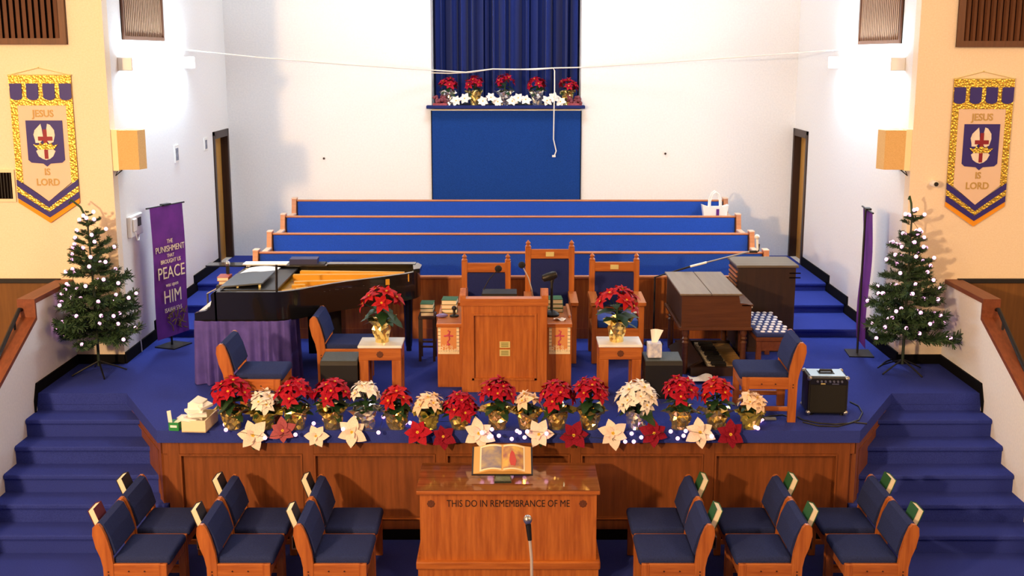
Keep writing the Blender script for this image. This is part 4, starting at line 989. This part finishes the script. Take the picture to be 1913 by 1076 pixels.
def foil(parent, m, r0, r1, h, rng, wrap=True):
    """crumpled foil: flat facets, each turned its own way, with a torn flaring rim"""
    n = 22; ph = [rng.uniform(0, 6.28) for _ in range(4)]
    amp = (.03, .12, .16, .18, .16, .24, .36)
    def fn(i, k, r):
        a = 2*PI*k/n
        j = rng.uniform(-1, 1)*amp[i]+math.sin(a*5+ph[0]+i*.7)*amp[i]*.4
        return r*(1+j), (rng.uniform(-.012, .012) if 0 < i < 5 else rng.uniform(-.02, .03) if i >= 5 else 0)
    prof = [(r0, 0), (r0*1.03, h*.2), (r0+(r1-r0)*.4, h*.42), (r0+(r1-r0)*.65, h*.63), (r1*.96, h*.82), (r1*1.12, h), (r1*1.36, h*1.12)]
    g = MB().lathe(prof, n, fn=fn); bmesh.ops.triangulate(g.bm, faces=g.bm.faces[:])
    return g.build('foil_wrap', m, parent)
def poinsettia(label, loc, kind, fm, R0=.17, Hc=.40, n=8, seed=1, fsize=.085, group=None, pot=.085, ph=.15, detail=True, leaves=12, lift=1.):
    rng = random.Random(seed)
    t = thing('poinsettia', label, 'plant', loc, rng.uniform(0, 6), group)
    foil(t, fm, pot*.82, pot*1.12, ph, rng)
    MB().lathe([(pot*.95, ph*.8), (pot*.9, ph*.82), (0, ph*.83)], 14).build('soil', M_dark, t)
    MB().tube([(0, 0, ph*.8), (.004, 0, Hc*.75)], .011, 6).build('stem', M_leaf, t)
    for k in range(leaves):
        a = k*2.4+rng.uniform(-.3, .3); z = ph*.95+(Hc-ph)*.62*(k/leaves); r = .02
        link('leaf', LEAF, t, (r*math.cos(a), r*math.sin(a), z), Euler((rng.uniform(-.3, .3), rng.uniform(-.2, .45), a)), R0*rng.uniform(.75, 1.05))
    for k in range(n):
        u = (k+.5)/n; th = math.acos(1-u*.95); a = k*2.39996+rng.uniform(-.2, .2)
        r = R0*.80; dz = R0*.85
        pos = (r*math.sin(th)*math.cos(a), r*math.sin(th)*math.sin(a), Hc-dz+dz*math.cos(th)+rng.uniform(-.012, .012))
        tilt = (math.sin(th)*math.cos(a)*.9, math.sin(th)*math.sin(a)*.9, math.cos(th)+.35)
        flower(t, kind, pos, tilt, fsize*rng.uniform(.9, 1.1), rng, 6, 4 if detail else 0)
        if k % 2 == 0: MB().tube([(0, 0, Hc*.55), pos], .004, 4).build('flower_stalk', M_leaf, t)
    return t
# (px, pot bottom y, crown top y, colour, foil, crown radius, heads, label)
FR = [(437, 802, 703, 'red', M_foilg, .185, 9, 'tall red poinsettia in gold foil next to the wooden tray at the row end'),
      (500, 797, 722, 'white', M_foilc, .125, 6, 'small white poinsettia in yellow wrap between the first two red ones'),
      (556, 800, 703, 'red', M_foilg, .17, 9, 'red poinsettia in gold foil in front of the stage chair by the piano'),
      (624, 801, 705, 'red', M_foilg, .175, 10, 'broad red poinsettia in gold foil just before the silver potted white one'),
      (686, 800, 708, 'white', M_foils, .13, 6, 'white poinsettia in silver foil near the piano side end table'),
      (744, 799, 716, 'scarlet', M_foilg, .14, 6, 'leggy scarlet poinsettia in gold foil under the piano side end table'),
      (803, 797, 727, 'cream', M_foilc, .135, 6, 'pale cream poinsettia in green tinted wrap before the pulpit wing'),
      (860, 803, 732, 'red', M_foilg, .165, 9, 'low bright red poinsettia below the pulpit corner'),
      (930, 801, 705, 'red', M_foilg, .165, 9, 'red poinsettia in gold foil centred in front of the pulpit panel'),
      (986, 799, 728, 'cream', M_foilg, .105, 5, 'small cream poinsettia in gold foil squeezed before the pulpit'),
      (1040, 801, 708, 'red', M_foilg, .165, 9, 'red poinsettia in gold foil below the pulpit wing with the desk microphone'),
      (1102, 806, 708, 'red', M_foilg, .165, 9, 'red poinsettia with a drooping bloom before the organ side end table'),
      (1188, 800, 710, 'white', M_foils, .205, 14, 'large white poinsettia in silver foil, the fullest plant of the row'),
      (1268, 801, 701, 'red', M_foilg, .165, 9, 'red poinsettia in gold foil before the organ pedal board'),
      (1336, 801, 704, 'scarlet', M_foilg, .145, 7, 'scarlet poinsettia with long leaves beside the napkin'),
      (1399, 800, 728, 'cream', M_foilc, .125, 6, 'cream poinsettia in yellow green wrap at the amplifier end of the row')]
for i, (px, yb, yt, k, fm, r0, n, lab) in enumerate(FR):
    b = P(px, yb-6, z=S); b.y = max(b.y, .07); top = P(px, yt, y=b.y)
    H = (top.z-S)-.015
    ph = .155 if H > .38 else .14
    poinsettia(lab, (b.x, .09, S), k, fm, r0, H, int(n*1.35), 20+i, .094, 'poinsettias along the stage edge', .088, ph, True, 12 if k != 'scarlet' else 18)
# on the end tables
poinsettia('red poinsettia in gold foil on the piano side end table', (-1.21, 1.16, S+.51), 'scarlet', M_foilg, .22, .53, 9, 61, .10, 'poinsettias on the end tables', .082, .20)
poinsettia('red poinsettia in gold foil on the organ side end table', (1.03, 1.18, S+.51), 'scarlet', M_foilg, .215, .53, 9, 62, .10, 'poinsettias on the end tables', .082, .19)
# on the alcove ledge
where = ['first on the ledge, at the drooping cable end', 'second on the ledge from the piano side', 'middle of the five on the ledge', 'fourth on the ledge, beside the hanging cable', 'last on the ledge, at the organ side end']
for i, px in enumerate((838, 887, 943, 1003, 1060)):
    b = P(px, 193, y=7.3); hh = P(px, (143, 141, 137, 142, 144)[i], y=7.3).z-AZ-.045
    poinsettia('red poinsettia in %s foil, ' % ('gold' if i in (1, 4) else 'silver')+where[i], (b.x, 7.3, AZ+.045), 'red', M_foilg if i in (1, 4) else M_foils, .15, hh-.02, 7, 70+i, .082, 'poinsettias on the alcove ledge', .075, .17, True, 8)
# loose silk flowers
def silk(label, loc, kind, size, facing, seed, group, n2=3):
    rng = random.Random(seed); t = thing('silk_poinsettia', label, 'flower', loc, 0, group)
    h = flower(t, kind, (0, 0, 0), facing, size, rng, 6, n2, 'flower_head', True)
    MB().tube([(0, 0, 0), Vector((0, .05, -.02))], .005, 5).build('stem', M_leaf, t)
    lf = link('leaf', LEAF, t, (0, .01, -.01), Euler((0, R(60), -1.2+rng.uniform(-.5, .5))), size*.8)
    return t
SK = [(472, 812, 'ivory', .155, 'large ivory silk poinsettia hanging over the stage lip beside the tray'), (528, 803, 'rose', .125, 'dusty rose silk poinsettia on the stage lip'),
      (590, 813, 'ivory', .11, 'small narrow ivory silk poinsettia on the stage lip'), (657, 806, 'ivory', .15, 'large ivory silk poinsettia below the silver foil pot'),
      (780, 806, 'red', .13, 'bright red silk poinsettia on the lip beside the dark crimson one'), (828, 814, 'crimson', .12, 'dark crimson silk poinsettia on the stage lip'),
      (895, 808, 'ivory', .15, 'ivory silk poinsettia hanging just above the open book'), (1007, 810, 'ivory', .14, 'ivory silk poinsettia with long lower petal above the book corner'),
      (1072, 812, 'crimson', .14, 'crimson silk poinsettia hanging over the lip past the book'), (1145, 808, 'ivory', .145, 'ivory silk poinsettia below the large white plant'),
      (1222, 808, 'crimson', .135, 'crimson silk poinsettia beside the silver foil pot'), (1308, 806, 'ivory', .145, 'ivory silk poinsettia lit warmly between two crimson ones'),
      (1365, 810, 'crimson', .135, 'crimson silk poinsettia last on the lip near the amplifier')]
for i, (px, py, k, sz, lab) in enumerate(SK):
    p = P(px, py, y=-.05)
    silk(lab, (p.x, -.045, p.z-.01), k, sz*.95, (random.uniform(-.15, .15), -1, .45), 90+i, 'silk poinsettias along the stage lip')
spots = [(852, 188), (868, 184), (902, 189), (917, 182), (930, 190), (957, 189), (968, 183), (982, 186), (1022, 188), (1035, 182), (1047, 190)]
for i, (px, py) in enumerate(spots):
    p = P(px, py, y=7.16)
    silk('white silk poinsettia on the alcove ledge, %s of eleven counted from the drooping cable end' % ('first', 'second', 'third', 'fourth', 'fifth', 'sixth', 'seventh', 'eighth', 'ninth', 'tenth', 'last')[i], (p.x, 7.16, max(p.z, AZ+.07)), 'white', .085, (random.uniform(-.2, .2), -1, .5), 120+i, 'white silk flowers on the alcove ledge', 0)
for i, px in enumerate((822, 1074)):
    t = thing('pine_cone_cluster', 'dusty pink dried flower cluster at the %s end of the alcove ledge' % ('piano side', 'organ side')[i], 'flower', (P(px, 190, y=7.2).x, 7.2, AZ+.045)); g = MB(); rr = random.Random(i)
    for k in range(26): g.ball((rr.uniform(-.1, .1), rr.uniform(-.05, .05), .03+rr.uniform(0, .09)), .026, 6, 4)
    g.build('dried_heads', mat('dried_maroon', '#7C3A46', .8), t); bx(-.1, .1, -.05, .05, 0, .03).build('base', M_pinkr, t)

# ------------------------------------------------------------------ lights lying along the stage edge
t = thing('light_string', 'string of lit pinkish mini lights along the stage edge among the pots', 'lights', (0, 0, S))
BULB = MB().ball((0, 0, 0), .018, 8, 6).mesh('bulb', M_bulb, True)
lit = [(422, 803), (420, 793), (495, 818), (552, 812), (586, 791), (641, 802), (707, 808), (720, 768), (731, 784), (757, 790), (766, 790), (866, 788), (919, 802), (914, 816), (918, 815), (932, 814), (956, 820), (966, 805), (971, 808), (985, 806), (980, 817), (1021, 810), (1168, 825), (1184, 825), (1198, 817), (1253, 806), (1266, 819), (1277, 814), (1330, 815), (1413, 790), (1420, 786), (1416, 800), (1424, 783), (1411, 798), (900, 808), (1180, 810), (1281, 805)]
rr = random.Random(5); pts = []
for (px, py) in lit:
    if py > 803: q = P(px, py, y=-.09)
    else: q = P(px, py, z=S+.03); q.y = min(q.y, .30)
    l_ = Vector((q.x, q.y, max(q.z-S, .016) if py <= 803 else q.z-S))
    link('bulb', BULB, t, l_); pts.append(l_)
MB().tube(sorted([(p.x, p.y+.02, p.z) for p in pts], key=lambda p: p[0]), .0018, 4).build('wire', M_cord, t)

# ------------------------------------------------------------------ Christmas trees
def branch_mesh(seed):
    rng = random.Random(seed); g = MB()
    g.tube([(0, 0, 0), (.5, 0, .03), (1, 0, .0)], .012, 5, r2=.006)
    tw = [(Vector((0, 0, 0)), Vector((1, 0, 0)))]
    for k in range(8):
        u = .25+.65*k/8; s = 1 if k % 2 else -1; L_ = (.42-.2*u)
        a = Vector((u, 0, .02)); tw.append((a, a+Vector((L_*.75, s*L_*.75, rng.uniform(-.05, .12)))))
    for a, b in tw:
        d = (b-a); L_ = d.length; d.normalize(); n = int(64*L_)+14
        for i in range(n):
            p = a+(b-a)*(.1+.9*i/n); ang = rng.uniform(0, 6.28); e1 = d.cross(Vector((0, 0, 1))).normalized(); e2 = d.cross(e1)
            q = (e1*math.cos(ang)+e2*math.sin(ang))*.13+d*.10; sd = q.cross(d).normalized()*.017
            g.add([p-sd, p+sd, p+q+sd*.5, p+q-sd*.5], [(0, 1, 2, 3)])
    return g.mesh('branch', M_needle, False, recalc=False)
BRANCH = [branch_mesh(k) for k in range(5)]
BULB2 = MB().ball((0, 0, 0), .0195, 8, 6).mesh('bulb', M_bulb, True)
def xtree(label, llabel, loc, H, Wd, seed, bulbs, tip):
    rng = random.Random(seed); t = thing('christmas_tree', label, 'tree', loc)
    MB().tube([(0, 0, .08), (0, 0, H*.5), (tip*.1, 0, H*.9)], .016, 8, r2=.009).build('trunk', M_cord, t)
    MB().tube([(tip*.1, 0, H*.88), (tip*.45, 0, H*.95), (tip*1., 0, H*.99), (tip*1.15, 0, H*.97)], .011, 6).build('bent_tip', M_needle, t)
    for k in range(4):
        a = k*PI/2+.5; MB().tube([(0, 0, .13), (.16*math.cos(a), .16*math.sin(a), .06), (.27*math.cos(a), .27*math.sin(a), .007)], .009, 6).build('stand_leg', M_iron, t)
    tips = []
    cheek = abs(4.55-abs(loc[0])); back = YF-loc[1]; sgx = -1 if loc[0] < 0 else 1
    def room(a, z):                      # how far a branch may reach before the wall or the cheek wall
        c, s_ = math.cos(a), math.sin(a); m = 9
        if z < .95 and c*sgx > .05: m = min(m, (cheek-.03)/(c*sgx))
        if s_ > .05: m = min(m, (back-.03)/s_)
        return max(.12, m/1.06)
    k = 0
    for tier in range(13):
        u = tier/12; nb = int(round(8-4*u)); z0 = H*(.21+.68*u)
        for j in range(nb):
            k += 1
            L_ = ((Wd*.5)*(1-u)**.75+.055)*rng.uniform(.66, 1.14); a = 2*PI*(j+.5*(tier % 2))/nb+rng.uniform(-.3, .3); z = z0+rng.uniform(-.05, .05)
            pitch = rng.uniform(-.22, .12)-.35*u
            L_ = min(L_, room(a, z)/math.cos(pitch))
            link('branch', BRANCH[k % 5], t, (tip*.1*max(0, (u-.4)/.6), 0, z), Euler((0, pitch, a)), (L_, L_*.72+.03, L_*.72+.03))
            tips.append((L_, Vector((L_*math.cos(a)*.95, L_*math.sin(a)*.95, z-L_*.95*math.sin(pitch)+.01)), z, a))
    s = thing('light_string', llabel, 'lights', loc); sp = []
    pool = [q for q in tips if math.sin(q[3]) < .45]
    for i in range(bulbs):
        L_, p, z, a = pool[i % len(pool)] if i < len(pool) else rng.choice(pool)
        f = rng.uniform(.86, 1.06) if i < len(pool) else rng.uniform(.45, .9); q = Vector((p.x*f, p.y*f, z+(p.z-z)*f+.02)); link('bulb', BULB2, s, q); sp.append(q)
    sp.sort(key=lambda q: q.z); w_ = []
    for q in sp: w_.append(q-Vector((0, 0, .012)))
    MB().tube(w_, .0025, 4).build('wire', M_cord, s)
b = P(185, 690, z=S); xtree('lit green artificial tree on the landing below the banner near the piano', 'lit mini lights wound round the tree near the piano', (b.x+.06, 1.86, S), 1.80, .86, 11, 64, -.16)
b = P(1678, 680, z=S); xtree('lit green artificial tree on the landing below the banner near the amplifier', 'lit mini lights wound round the tree near the amplifier', (b.x-.06, 1.93, S), 1.83, .82, 12, 74, -.04)
